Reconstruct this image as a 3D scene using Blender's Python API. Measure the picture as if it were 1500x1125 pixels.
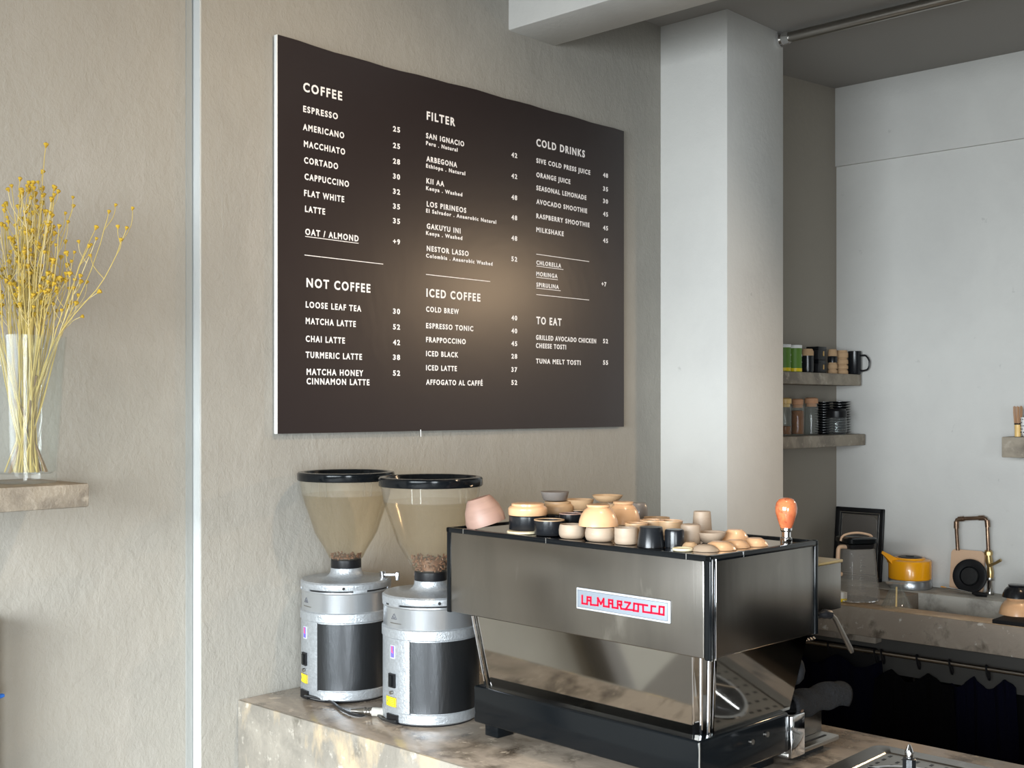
import bpy, bmesh, math, random
from math import sin, cos, pi, radians as rad
from mathutils import Vector, Matrix

for o in list(bpy.data.objects): bpy.data.objects.remove(o, do_unlink=True)
sc = bpy.context.scene
C = sc.collection
random.seed(7)

# ------------------------------------------------------------------ camera
H = 1.72                      # eye height; the camera stands over the world origin
SA, CA = 0.7311, 0.6823       # heading of the camera (sine, cosine)
F = 1720.0                    # focal length in pixels of a 1500 wide frame
cam = bpy.data.cameras.new('camera'); co = bpy.data.objects.new('camera', cam); C.objects.link(co)
co.location = (0, 0, H); co.rotation_euler = (pi/2, 0, -math.asin(SA))
cam.sensor_width = 36; cam.lens = 36*F/1500; cam.shift_y = 32.5/1500; cam.clip_start = 0.05
sc.camera = co

# ------------------------------------------------------------------ world, lamps, exposure
w = bpy.data.worlds.new('world'); sc.world = w; w.use_nodes = True
w.node_tree.nodes['Background'].inputs[0].default_value = (0.75, 0.87, 1.0, 1)
w.node_tree.nodes['Background'].inputs[1].default_value = 1.0
sc.view_settings.view_transform = 'Standard'; sc.view_settings.look = 'None'
sc.view_settings.exposure = -0.22; sc.view_settings.gamma = 1.0
sc.view_settings.use_curve_mapping = False

def area(name, loc, target, sx, sy, power, col, spread=180):
    l = bpy.data.lights.new(name, 'AREA'); l.shape = 'RECTANGLE'; l.size = sx; l.size_y = sy
    l.energy = power; l.color = col; l.spread = rad(spread)
    o = bpy.data.objects.new(name, l); C.objects.link(o); o.location = loc
    o.rotation_euler = (Vector(target)-Vector(loc)).to_track_quat('-Z', 'Y').to_euler()
    return o
def spot(name, loc, target, power, col, size=110, blend=.6, r=.04):
    l = bpy.data.lights.new(name, 'SPOT'); l.energy = power; l.color = col
    l.spot_size = rad(size); l.spot_blend = blend; l.shadow_soft_size = r
    o = bpy.data.objects.new(name, l); C.objects.link(o); o.location = loc
    o.rotation_euler = (Vector(target)-Vector(loc)).to_track_quat('-Z', 'Y').to_euler()
    return o
# daylight through the windows of the left wall
area('window_daylight', (-2.92, 0.20, 1.60), (5, 1.1, -2.9), 3.6, 2.1, 540, (0.88, 0.95, 1.0), 104)
# added fill for the lower left wall, shining from a made-up glass door
area('added_fill_light', (-1.9, -3.52, 1.15), (1.2, 2.7, 0.2), 1.5, 2.0, 62, (0.88, 0.95, 1.0), 70)
# warm pendant over the work aisle, warm ceiling spot above the machine
spot('pendant_lamp_light', (4.64, 0.90, 2.38), (3.0, 1.2, .9), 80, (1.0, 0.72, 0.45), 150, .8, .05)
spot('ceiling_spot_light', (2.95, 1.30, 3.16), (2.3, 1.75, 1.3), 110, (1.0, 0.74, 0.48), 95, .8, .035)
spot('bar_spot_light', (2.0, 1.0, 3.15), (1.7, 2.6, 1.7), 85, (1.0, 0.76, 0.5), 110, .9, .05)

# ------------------------------------------------------------------ pixel <-> place
def at(u, v, X=None, Y=None, Z=None, zc=None):
    k = (u-750)/F; h = (595-v)/F
    if zc is None:
        if X is not None: zc = X/(CA*k+SA)
        elif Y is not None: zc = Y/(CA-SA*k)
        else: zc = (Z-H)/h
    return Vector(((CA*k+SA)*zc, (CA-SA*k)*zc, H+h*zc))
def depth(p): return SA*p[0]+CA*p[1]

# ------------------------------------------------------------------ materials
def mat(name, col, rough=.6, metal=0, spec=.5, coat=0, bump=None, var=None, streak=None, trans=0, ior=1.45, emit=None, sheen=0, aniso=0):
    m = bpy.data.materials.new(name); m.use_nodes = True
    nt = m.node_tree; b = nt.nodes['Principled BSDF']; L = nt.links
    b.inputs['Base Color'].default_value = (*col, 1); b.inputs['Roughness'].default_value = rough
    b.inputs['Metallic'].default_value = metal; b.inputs['Specular IOR Level'].default_value = spec
    b.inputs['Coat Weight'].default_value = coat; b.inputs['Transmission Weight'].default_value = trans
    b.inputs['IOR'].default_value = ior; b.inputs['Sheen Weight'].default_value = sheen
    b.inputs['Anisotropic'].default_value = aniso
    tc = nt.nodes.new('ShaderNodeTexCoord')
    def noise(scale, detail=4, stretch=(1, 1, 1), rgh=.55, dist=0):
        mp = nt.nodes.new('ShaderNodeMapping'); mp.inputs['Scale'].default_value = stretch
        n = nt.nodes.new('ShaderNodeTexNoise'); n.inputs['Scale'].default_value = scale
        n.inputs['Detail'].default_value = detail; n.inputs['Roughness'].default_value = rgh
        n.inputs['Distortion'].default_value = dist
        L.new(tc.outputs['Object'], mp.inputs[0]); L.new(mp.outputs[0], n.inputs['Vector'])
        return n
    base = None
    if var:      # list of (colour, scale, lo, hi, stretch)
        src = None
        for (c2, scale, lo, hi, st) in var:
            n = noise(scale, 6, st, .6, .3)
            r = nt.nodes.new('ShaderNodeMapRange'); r.inputs['From Min'].default_value = lo; r.inputs['From Max'].default_value = hi
            L.new(n.outputs['Fac'], r.inputs['Value'])
            mx = nt.nodes.new('ShaderNodeMix'); mx.data_type = 'RGBA'
            L.new(r.outputs[0], mx.inputs['Factor'])
            if src is None: mx.inputs['A'].default_value = (*col, 1)
            else: L.new(src, mx.inputs['A'])
            mx.inputs['B'].default_value = (*c2, 1); src = mx.outputs['Result']
        L.new(src, b.inputs['Base Color'])
    if bump:     # list of (scale, strength, stretch)
        prev = None
        for (scale, st, stretch) in bump:
            n = noise(scale, 5, stretch, .6, .5)
            bn = nt.nodes.new('ShaderNodeBump'); bn.inputs['Strength'].default_value = st; bn.inputs['Distance'].default_value = .01
            L.new(n.outputs['Fac'], bn.inputs['Height'])
            if prev: L.new(prev.outputs[0], bn.inputs['Normal'])
            prev = bn
        L.new(prev.outputs[0], b.inputs['Normal'])
    return m
def clear(name, tint=(1, 1, 1), body=.06, rough=.03, bodycol=(.9, .9, .9)):
    """thin clear wall: see-through, with real reflections and a slight haze"""
    m = bpy.data.materials.new(name); m.use_nodes = True; nt = m.node_tree; L = nt.links
    for n in list(nt.nodes):
        if n.type != 'OUTPUT_MATERIAL': nt.nodes.remove(n)
    out = nt.nodes['Material Output']
    t = nt.nodes.new('ShaderNodeBsdfTransparent'); t.inputs[0].default_value = (*tint, 1)
    d = nt.nodes.new('ShaderNodeBsdfDiffuse'); d.inputs[0].default_value = (*bodycol, 1)
    g = nt.nodes.new('ShaderNodeBsdfGlossy'); g.inputs['Roughness'].default_value = rough
    m1 = nt.nodes.new('ShaderNodeMixShader'); m1.inputs[0].default_value = body
    L.new(t.outputs[0], m1.inputs[1]); L.new(d.outputs[0], m1.inputs[2])
    lw = nt.nodes.new('ShaderNodeLayerWeight'); pw = nt.nodes.new('ShaderNodeMath'); pw.operation = 'POWER'; pw.inputs[1].default_value = 4
    ml = nt.nodes.new('ShaderNodeMath'); ml.operation = 'MULTIPLY_ADD'; ml.inputs[1].default_value = .40; ml.inputs[2].default_value = .012
    L.new(lw.outputs['Facing'], pw.inputs[0]); L.new(pw.outputs[0], ml.inputs[0])
    m2 = nt.nodes.new('ShaderNodeMixShader'); L.new(ml.outputs[0], m2.inputs[0])
    L.new(m1.outputs[0], m2.inputs[1]); L.new(g.outputs[0], m2.inputs[2]); L.new(m2.outputs[0], out.inputs[0])
    return m
one = (1, 1, 1)
M = {}
M['plaster'] = mat('plaster', (.315, .297, .260), .7, bump=[(2.2, .35, (1, 1, .8)), (9, .38, (1, 1, .7)), (45, .24, (1, 1, .7)), (150, .16, (1, 1, .7))],
                   var=[((.28, .265, .235), 1.6, .42, .68, one), ((.345, .325, .29), 5, .55, .8, (1, 1, .5))])
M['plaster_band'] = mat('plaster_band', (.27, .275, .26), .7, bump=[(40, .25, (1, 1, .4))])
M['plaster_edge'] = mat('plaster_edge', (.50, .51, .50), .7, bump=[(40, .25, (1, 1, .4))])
M['plaster_smooth'] = mat('plaster_smooth', (.55, .54, .51), .75, bump=[(3, .2, one), (40, .12, one)],
                   var=[((.50, .49, .465), 2.0, .4, .7, one), ((.42, .41, .39), 16, .68, .75, one)])
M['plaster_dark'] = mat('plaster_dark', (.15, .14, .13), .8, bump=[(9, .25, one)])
M['plaster_niche_shade'] = mat('plaster_niche_shade', (.30, .27, .225), .8, bump=[(30, .15, one)])  # pillar plaster made darker and browner, the niche's shade put into the colour
M['ceiling'] = mat('ceiling_paint', (.30, .285, .265), .85, bump=[(4, .2, one), (50, .1, one)])
M['floor'] = mat('floor_screed', (.16, .15, .14), .45, var=[((.22, .2, .18), 2, .4, .7, one)])
M['concrete_top'] = mat('concrete_top', (.25, .205, .16), .2, bump=[(30, .08, one)],
                   var=[((.42, .35, .28), 4.5, .45, .58, (1, .5, 1)), ((.10, .078, .058), 7, .52, .66, one), ((.50, .42, .33), 24, .58, .7, one)])
M['concrete_face'] = mat('concrete_face', (.29, .26, .215), .8, bump=[(20, .3, one), (80, .25, one)],
                   var=[((.20, .18, .15), 5, .42, .58, one), ((.42, .33, .215), 7, .52, .64, (1, 1, .5)), ((.13, .115, .09), 13, .60, .72, (1, 1, .7)), ((.44, .40, .34), 30, .6, .7, one)])
M['concrete_warm'] = mat('concrete_worktop', (.30, .215, .13), .45, bump=[(24, .15, one)],
                   var=[((.48, .37, .25), 3.5, .45, .62, one), ((.17, .12, .075), 6, .58, .72, one), ((.6, .5, .36), 34, .6, .75, one)])
M['concrete_sink'] = mat('concrete_sink', (.24, .20, .16), .6, bump=[(20, .3, one)],
                   var=[((.30, .26, .21), 5, .45, .6, one), ((.10, .08, .06), 10, .52, .66, one), ((.48, .45, .40), 26, .62, .72, one)])
M['concrete_dark'] = mat('concrete_dark', (.05, .047, .042), .8)
M['concrete_pale'] = mat('concrete_pale', (.50, .48, .43), .7, bump=[(20, .3, one)], var=[((.28, .26, .23), 9, .5, .7, one)])
M['concrete_shelf'] = mat('concrete_shelf', (.32, .275, .215), .8, bump=[(18, .4, one), (70, .2, one)],
                   var=[((.20, .17, .135), 7, .45, .62, one), ((.42, .37, .30), 20, .56, .7, one)])
M['steel'] = mat('brushed_steel', (.29, .268, .242), .25, 1, bump=[(90, .012, (1, 1, .03))], var=[((.22, .205, .185), 5, .42, .66, (1, 1, .25)), ((.36, .34, .31), 14, .62, .72, (1, 1, .3))])
M['mirror'] = mat('polished_steel', (.40, .38, .35), .06, 1)
M['chrome'] = mat('chrome', (.85, .85, .86), .08, 1)
M['steel_dull'] = mat('dull_steel', (.36, .34, .31), .3, 1)
M['black_gloss'] = mat('black_gloss', (.004, .005, .006), .14, spec=.28)
M['black'] = mat('black_plastic', (.008, .008, .009), .35, spec=.3)
M['black_matt'] = mat('black_matt', (.010, .010, .011), .7, spec=.15)
M['silver_cast'] = mat('cast_aluminium', (.34, .355, .37), .36, .55, bump=[(160, .25, one)], var=[((.42, .44, .46), 110, .4, .7, one)])
M['silver_brush'] = mat('brushed_aluminium', (.48, .50, .52), .28, .8, bump=[(120, .04, (1, 1, .1))])
M['grey_panel'] = mat('dark_steel_panel', (.055, .057, .060), .28, .85, bump=[(90, .08, (1, 1, .2))])
M['hopper'] = clear('hopper_plastic', (.93, .90, .84), .03, .12, (.74, .68, .57))
M['hopper_clear'] = clear('hopper_rim_clear', (.96, .945, .91), .04, .06, (.85, .8, .7))
M['glass'] = clear('clear_glass', (.965, .98, .975), .02, .04)
M['jug'] = clear('jug_plastic', (.88, .87, .85), .12, .06, (.7, .68, .65))
M['bean'] = mat('roasted_bean', (.13, .06, .035), .4)
M['yellow'] = mat('yellow_label', (.85, .62, .01), .4)
M['white'] = mat('white_paint', (.78, .78, .76), .5)
M['ink'] = mat('grey_ink', (.09, .09, .1), .5)
M['blue_print'] = mat('blue_print', (.12, .10, .45), .4)
M['red_print'] = mat('red_print', (.75, .08, .12), .4)
M['board'] = mat('menu_board_vinyl', (.019, .0125, .0125), .33, bump=[(1.2, .25, one)])
M['lettering'] = mat('white_lettering', (.86, .82, .80), .5)
M['badge'] = mat('badge_face', (.24, .27, .31), .4, .2)
M['badge_rim'] = mat('badge_rim', (.46, .48, .50), .4, .1)
M['red'] = mat('red_lettering', (.68, .002, .025), .6, spec=.2)
M['peach'] = mat('peach_glaze', (.62, .37, .20), .28, coat=.3, bump=[(12, .05, (.2, .2, 3))], var=[((.54, .31, .165), 8, .45, .7, (1, 1, 3))])
M['pink'] = mat('pink_clay', (.30, .185, .145), .5, var=[((.25, .155, .12), 20, .45, .7, (.4, .4, 3))])
M['beige'] = mat('beige_stoneware', (.37, .285, .21), .5, bump=[(14, .06, (.2, .2, 3))], var=[((.33, .245, .18), 14, .45, .65, (.4, .4, 4)), ((.52, .41, .31), 30, .6, .7, (.5, .5, 3))])
M['tan'] = mat('tan_stoneware', (.44, .29, .165), .45, var=[((.32, .21, .12), 14, .45, .65, (.4, .4, 4))])
M['cream'] = mat('cream_glaze', (.74, .66, .46), .4)
M['cup_black'] = mat('black_glaze', (.009, .010, .012), .24, spec=.45)
M['cup_grey'] = mat('grey_glaze', (.17, .15, .135), .35, coat=.2)
M['burl'] = mat('burl_wood', (.42, .10, .04), .15, coat=.8, var=[((.58, .18, .07), 25, .4, .6, one), ((.3, .06, .03), 60, .6, .7, one)])
M['tray_grey'] = mat('tray_grey', (.10, .088, .076), .5)
M['orange'] = mat('orange_enamel', (1.0, .42, .006), .25, coat=.3)
M['copper'] = mat('old_copper', (.20, .13, .09), .35, .9, var=[((.3, .2, .13), 18, .45, .7, one)])
M['brass'] = mat('brass', (.55, .40, .18), .3, .9)
M['wood_pink'] = mat('pale_wood', (.60, .40, .26), .5, bump=[(20, .1, (1, 1, .1))])
M['bamboo'] = mat('bamboo', (.72, .48, .18), .4)
M['bamboo_dark'] = mat('bamboo_tines', (.42, .22, .10), .6)
M['cork'] = mat('cork', (.46, .24, .13), .7, bump=[(80, .2, one)])
M['green'] = mat('green_label', (.10, .22, .025), .5)
M['kraft'] = mat('kraft_card', (.45, .29, .16), .8)
M['spice'] = mat('ground_spice', (.20, .075, .02), .9, bump=[(150, .5, one)])
M['gold'] = mat('gold_foil', (.6, .38, .14), .3, .9)
M['navy'] = mat('navy_cotton', (.0022, .0024, .0085), 1, spec=.1, bump=[(200, .2, one)])
M['black_cloth'] = mat('black_cotton', (.002, .002, .0025), 1, spec=.1, bump=[(200, .2, one)])
M['towel'] = mat('grey_towel', (.010, .010, .011), 1, spec=.3, bump=[(120, 1, one), (35, .8, one)])
M['stem'] = mat('dry_stem', (.40, .30, .09), .7)
M['stem_pale'] = mat('pale_dry_stem', (.48, .39, .19), .7)
M['stem_brown'] = mat('brown_dry_stem', (.20, .13, .07), .8)
M['bud'] = mat('yellow_flower', (.52, .34, .025), .8, bump=[(200, .6, one)], var=[((.42, .25, .02), 60, .45, .65, one)])
M['blue'] = mat('blue_plastic', (.01, .12, .5), .35)
M['lamp_shade'] = mat('lamp_shade', (.02, .02, .02), .4)
M['cord'] = mat('black_rubber_cord', (.012, .012, .013), .3)

# ------------------------------------------------------------------ mesh helpers
def B(): return bmesh.new()
def box(bm, x0, x1, y0, y1, z0, z1, bev=0, mi=0, seg=2):
    t = bmesh.new()
    bmesh.ops.create_cube(t, size=1)
    for v in t.verts:
        v.co = Vector((x0+(v.co.x+.5)*(x1-x0), y0+(v.co.y+.5)*(y1-y0), z0+(v.co.z+.5)*(z1-z0)))
    if bev: bmesh.ops.bevel(t, geom=t.edges[:], offset=bev, segments=seg, affect='EDGES', profile=.5)
    merge(bm, t, mi); return bm
def merge(bm, t, mi=0, mtx=None):
    if mtx is not None: bmesh.ops.transform(t, matrix=mtx, verts=t.verts)
    vm = {v: bm.verts.new(v.co) for v in t.verts}
    for f in t.faces:
        try:
            nf = bm.faces.new([vm[v] for v in f.verts]); nf.material_index = mi if mi else f.material_index
        except ValueError: pass
    t.free()
def lathe(bm, prof, seg=32, c=(0, 0, 0), mi=0, a0=0, a1=2*pi):
    full = abs(a1-a0-2*pi) < 1e-6; rings = []
    n = seg if full else seg+1
    for (r, z) in prof:
        if r < 1e-6: rings.append([bm.verts.new((c[0], c[1], c[2]+z))])
        else: rings.append([bm.verts.new((c[0]+r*cos(a0+(a1-a0)*i/seg), c[1]+r*sin(a0+(a1-a0)*i/seg), c[2]+z)) for i in range(n)])
    for a, b in zip(rings, rings[1:]):
        m = seg
        for i in range(m):
            j = (i+1) % n if full else i+1
            if len(a) == 1 and len(b) == 1: continue
            if len(a) == 1: f = bm.faces.new((a[0], b[j], b[i]))
            elif len(b) == 1: f = bm.faces.new((a[i], a[j], b[0]))
            else: f = bm.faces.new((a[i], a[j], b[j], b[i]))
            f.material_index = mi
    return bm
def tube(bm, pts, r, seg=8, mi=0, caps=True):
    pts = [Vector(p) for p in pts]; rings = []
    rr = r if isinstance(r, (list, tuple)) else [r]*len(pts)
    up = Vector((0, 0, 1))
    t0 = (pts[1]-pts[0]).normalized()
    nrm = t0.cross(up) if abs(t0.z) < .95 else t0.cross(Vector((1, 0, 0)))
    nrm.normalize()
    for i, p in enumerate(pts):
        t = (pts[min(i+1, len(pts)-1)]-pts[max(i-1, 0)]).normalized()
        nrm = (nrm - t*nrm.dot(t)).normalized(); bn = t.cross(nrm)
        rings.append([bm.verts.new(p+(nrm*cos(2*pi*k/seg)+bn*sin(2*pi*k/seg))*rr[i]) for k in range(seg)])
    for a, b in zip(rings, rings[1:]):
        for k in range(seg):
            f = bm.faces.new((a[k], a[(k+1) % seg], b[(k+1) % seg], b[k])); f.material_index = mi
    if caps:
        bm.faces.new(rings[0][::-1]).material_index = mi; bm.faces.new(rings[-1]).material_index = mi
    return bm
def smooth_path(pts, n=6):
    pts = [Vector(p) for p in pts]; P = [pts[0]]+pts+[pts[-1]]; out = []
    for i in range(1, len(P)-2):
        a, b, c, d = P[i-1:i+3]
        for k in range(n):
            t = k/n
            out.append(.5*((2*b)+(c-a)*t+(2*a-5*b+4*c-d)*t*t+(3*b-a-3*c+d)*t**3))
    out.append(pts[-1]); return out
def prism(bm, poly, thick, mi=0):
    """poly: list of 3D points (planar), thick: offset vector"""
    thick = Vector(thick)
    a = [bm.verts.new(Vector(p)) for p in poly]; b = [bm.verts.new(Vector(p)+thick) for p in poly]
    n = len(a)
    bm.faces.new(a).material_index = mi; bm.faces.new(b[::-1]).material_index = mi
    for i in range(n): bm.faces.new((a[i], b[i], b[(i+1) % n], a[(i+1) % n])).material_index = mi
    return bm
def arc(bm, r0, r1, p0, p1, z0, z1, n=16, mi=0):
    """curved plate; angles in degrees measured from local -y, positive to +x"""
    prev = None; first = None
    for i in range(n+1):
        a = rad(-90+p0+(p1-p0)*i/n)
        q = [bm.verts.new((r*cos(a), r*sin(a), z)) for r, z in ((r0, z0), (r1, z0), (r1, z1), (r0, z1))]
        if prev:
            for k in range(4): bm.faces.new((prev[k], prev[(k+1) % 4], q[(k+1) % 4], q[k])).material_index = mi
        else: bm.faces.new(q[::-1]).material_index = mi
        prev = q
    bm.faces.new(prev).material_index = mi
    return bm
def blob(bm, c, rx, ry, rz, mi=0, sub=2, rot=None):
    t = bmesh.new(); bmesh.ops.create_icosphere(t, subdivisions=sub, radius=1)
    mt = Matrix.Translation(c) @ (rot if rot else Matrix.Identity(4)) @ Matrix.Diagonal((rx, ry, rz, 1))
    merge(bm, t, mi, mt); return bm
def obj(name, bm, m, parent=None, smooth=True, ang=35, loc=None, rot=None):
    bmesh.ops.remove_doubles(bm, verts=bm.verts, dist=1e-6)
    bmesh.ops.recalc_face_normals(bm, faces=bm.faces)
    me = bpy.data.meshes.new(name); bm.to_mesh(me); bm.free()
    for mm in (m if isinstance(m, (list, tuple)) else [m]): me.materials.append(M[mm] if isinstance(mm, str) else mm)
    if smooth:
        for p in me.polygons: p.use_smooth = True
        me.set_sharp_from_angle(angle=rad(ang))
    o = bpy.data.objects.new(name, me); C.objects.link(o)
    if parent: o.parent = parent
    if loc is not None: o.location = loc
    if rot is not None: o.rotation_euler = rot
    return o
def tag(o, label, cat, group=None, kind=None):
    o['label'] = label; o['category'] = cat
    if group: o['group'] = group
    if kind: o['kind'] = kind
    return o
def struct(o): o['kind'] = 'structure'; return o
def thing(name, label, cat, loc=(0, 0, 0), rz=0, group=None):
    o = bpy.data.objects.new(name, None); C.objects.link(o); o.empty_display_size = .05
    o.location = loc; o.rotation_euler = (0, 0, rz)
    return tag(o, label, cat, group)

# ------------------------------------------------------------------ the room
YW = 2.747; YL = 2.782; YN = 2.82; XB = 5.40; X0 = -3.0; Y0 = -3.6
CZ = H+1.505; CB = H+1.587
XS = 1.727     # where the menu wall steps back to the left part
struct(obj('floor', box(B(), X0, XB+.2, Y0, YN+.2, -.1, 0), 'floor'))
bm = B(); prism(bm, [(X0, Y0, CZ), (4.25, Y0, CZ), (XB+.2, Y0, CB+.014), (XB+.2, Y0, CB+.2), (X0, Y0, CB+.2)], (0, YN+.2-Y0, 0))
struct(obj('ceiling', bm, 'ceiling', smooth=False))
struct(obj('wall_menu', box(B(), XS, 3.83, YW, YN+.2, 0, CZ+.02), 'plaster'))
struct(obj('wall_menu_left', box(B(), X0, XS, YL, YN+.2, 0, CZ+.02), 'plaster'))
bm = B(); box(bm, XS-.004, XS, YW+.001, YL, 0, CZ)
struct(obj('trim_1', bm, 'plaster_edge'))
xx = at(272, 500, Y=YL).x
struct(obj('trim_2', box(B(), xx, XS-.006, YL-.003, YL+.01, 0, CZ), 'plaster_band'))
struct(obj('wall_niche', box(B(), 4.0, XB+.1, YN, YN+.2, 0, CB+.05), 'plaster_niche_shade'))
zl = H+1.195
struct(obj('wall_back', box(B(), XB, XB+.2, Y0, YN+.1, 0, CB+.05), 'plaster_smooth'))
struct(obj('trim_3', box(B(), XB-.016, XB+.01, Y0, YN, zl, CB+.02, .003), 'plaster_smooth'))
struct(obj('wall_pillar', box(B(), 3.808, 4.225, 2.439, YN+.1, 0, CZ+.03, .006), 'plaster_smooth'))
struct(obj('trim_4', box(B(), 2.927, 3.168, Y0, YW+.01, H+1.285, CZ+.05, .006), 'plaster_smooth'))   # ceiling beam
bm = B(); box(bm, X0-.2, -2.65, Y0-.2, Y0, 0, CB+.1); box(bm, -1.15, XB+.2, Y0-.2, Y0, 0, CB+.1); box(bm, -2.65, -1.15, Y0-.2, Y0, 2.15, CB+.1)
struct(obj('wall_front', bm, 'plaster_dark'))
bm = B(); box(bm, -2.65, -2.58, Y0-.12, Y0-.07, 0, 2.15); box(bm, -1.22, -1.15, Y0-.12, Y0-.07, 0, 2.15); box(bm, -2.58, -1.22, Y0-.12, Y0-.07, 2.08, 2.15); box(bm, -2.58, -1.22, Y0-.12, Y0-.07, 0, .08)
dr = struct(obj('added_door_1', bm, 'black_matt')); obj('pane', box(B(), -2.58, -1.22, Y0-.098, Y0-.092, .08, 2.08), 'glass', dr)  # unseen glass door, put in to go with the added fill light
# left wall with its window band
wy0, wy1, wz0, wz1 = -1.6, 2.0, .60, 2.70
bm = B(); box(bm, X0-.2, X0, Y0, YN+.2, 0, wz0); box(bm, X0-.2, X0, Y0, YN+.2, wz1, CB)
box(bm, X0-.2, X0, Y0, wy0, wz0, wz1); box(bm, X0-.2, X0, wy1, YN+.2, wz0, wz1)
struct(obj('wall_left', bm, 'plaster_dark'))
bm = B()
box(bm, X0-.12, X0-.06, wy0, wy1, wz0, wz0+.05); box(bm, X0-.12, X0-.06, wy0, wy1, wz1-.05, wz1)
for i in range(5): y = wy0+(wy1-wy0-.05)*i/4; box(bm, X0-.12, X0-.06, y, y+.05, wz0, wz1)
wn = struct(obj('window_1', bm, 'black_matt'))
obj('pane', box(B(), X0-.095, X0-.089, wy0, wy1, wz0, wz1), 'glass', wn)

# cracks and ridges of the plaster, real relief on the wall
wm = bpy.data.objects['wall_menu']; wl = bpy.data.objects['wall_menu_left']
rc = random.Random(21)
def ridge(parent, Y, pts, m='plaster', rr=.0012):
    P = []
    for (u0, v0), (u1, v1) in zip(pts, pts[1:]):
        n = max(2, int(abs(v1-v0)/7))
        for k in range(n): P.append(at(u0+(u1-u0)*k/n+rc.uniform(-1.6, 1.6), v0+(v1-v0)*k/n, Y=Y+.0004))
    tube(bm := B(), P, [rc.uniform(.3, 1)*rr for _ in P], 5); obj('plaster_crack', bm, m, parent)
ridge(wm, YW, [(331, 45), (324, 62), (323, 95), (326, 135), (322, 165), (325, 250), (328, 420)])
ridge(wm, YW, [(319, 215), (316, 260), (322, 330)]); ridge(wm, YW, [(346, 330), (343, 362)]); ridge(wm, YW, [(326, 560), (318, 700), (324, 840), (321, 990)])
ridge(wl, YL, [(186, 170), (176, 205), (166, 238)]); ridge(wl, YL, [(190, 640), (178, 690), (186, 720)])
# shelf over the customer side (left) and shelves behind
def shelf(label, x0, x1, y0, y1, z0, z1):
    bm = B(); t = bmesh.new(); box(t, x0, x1, y0, y1, z0, z1, .004, 0, 2); merge(bm, t)
    return tag(obj('concrete_shelf', bm, 'concrete_shelf'), label, 'shelf')
zs = H-.1737
shelf('thick rough concrete shelf carrying the glass vase of dried flowers', .2, at(131, 720, Y=2.50).x, 2.50, YL, zs-.053, zs)
shelf('upper concrete shelf in the niche carrying green tins and black mug', 4.225, XB-.03, 2.672, YN, H+.100, H+.155)
shelf('lower concrete shelf in the niche carrying cork jars and plates', 4.225, XB-.02, 2.655, YN, H-.190, H-.136)
ys = at(1467, 650, X=5.22).y
shelf('short concrete shelf on the back wall holding the bamboo whisk', 5.22, XB, ys-.9, ys, H-.224, H-.134)

# chrome rail at the ceiling
t = thing('ceiling_rail', 'dark chrome curtain rail running along the ceiling from the pillar', 'rail', (4.19, 2.439, H+1.475))
bm = B(); tube(bm, [(0, -.006, 0), (0, -5.8, 0)], .021, 14); obj('rod', bm, M['steel_dull'], t)
bm = B(); tube(bm, [(0, 0, 0), (0, -.012, 0)], .032, 16); tube(bm, [(0, -.02, 0), (0, -.05, 0)], .026, 12); obj('wall_bracket', bm, 'chrome', t)

# ------------------------------------------------------------------ bar counter
ct = H-.805
t = thing('bar_counter', 'concrete bar counter under the espresso machine and grinders', 'counter', (1.84, YW, 0))
bm = B(); box(bm, 0, .14, -4.2, -.002, 0, ct-.0003, .003); obj('front_face', bm, 'concrete_face', t)
bm = B(); box(bm, .004, .87, -4.2, -.001, ct-.06, ct, .003)
obj('worktop', bm, 'concrete_top', t)
cp = []
for u, v in ((350, 1084), (366, 1089), (378, 1095), (392, 1098), (400, 1108), (418, 1104), (432, 1113), (448, 1117), (460, 1115), (472, 1124)):
    q = at(u, v, X=1.8405); cp.append((.0018, q.y-YW, q.z))
obj('crack', tube(B(), cp, .0012, 5), 'stem_brown', t)
bm = B(); box(bm, .70, .84, -4.2, -.01, 0, ct-.06, .003); obj('rear_face', bm, 'concrete_sink', t)

# ------------------------------------------------------------------ menu board
YF = 2.727
bl, br = at(407, 300, Y=YF).x, at(914, 300, Y=YF).x
bt, bb = at(407, 50.5, Y=YF).z, at(407, 635.5, Y=YF).z
board = thing('menu_board', 'large dark brown wall menu board with white lettering', 'menu board', (bl, YF, bb))
bm = B(); n = 24
vs = []
for i in range(n+1):
    x = (br-bl)*i/n
    dz = -.006*sin(pi*min(1, i/n*2.2))*(i/n < .46) + .0015*sin(i*1.7)
    dy = 0
    vs.append([bm.verts.new((x, y, z)) for (y, z) in ((0, 0), (dy, (bt-bb)+dz), (.012, (bt-bb)+dz), (.012, 0))])
for a, b in zip(vs, vs[1:]):
    for k in range(4): bm.faces.new((a[k], a[(k+1) % 4], b[(k+1) % 4], b[k]))
bm.faces.new(vs[0]); bm.faces.new(vs[-1])
obj('panel', bm, 'board', board, ang=20)
obj('white_edge', box(B(), -.003, -.0002, .001, .013, 0, bt-bb), 'white', board)
hx = at(616, 640, Y=YF).x-bl
obj('hanging_wire', tube(B(), [(hx, -.001, .004), (hx, -.002, -.018)], .0012, 6), 'white', board)

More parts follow.
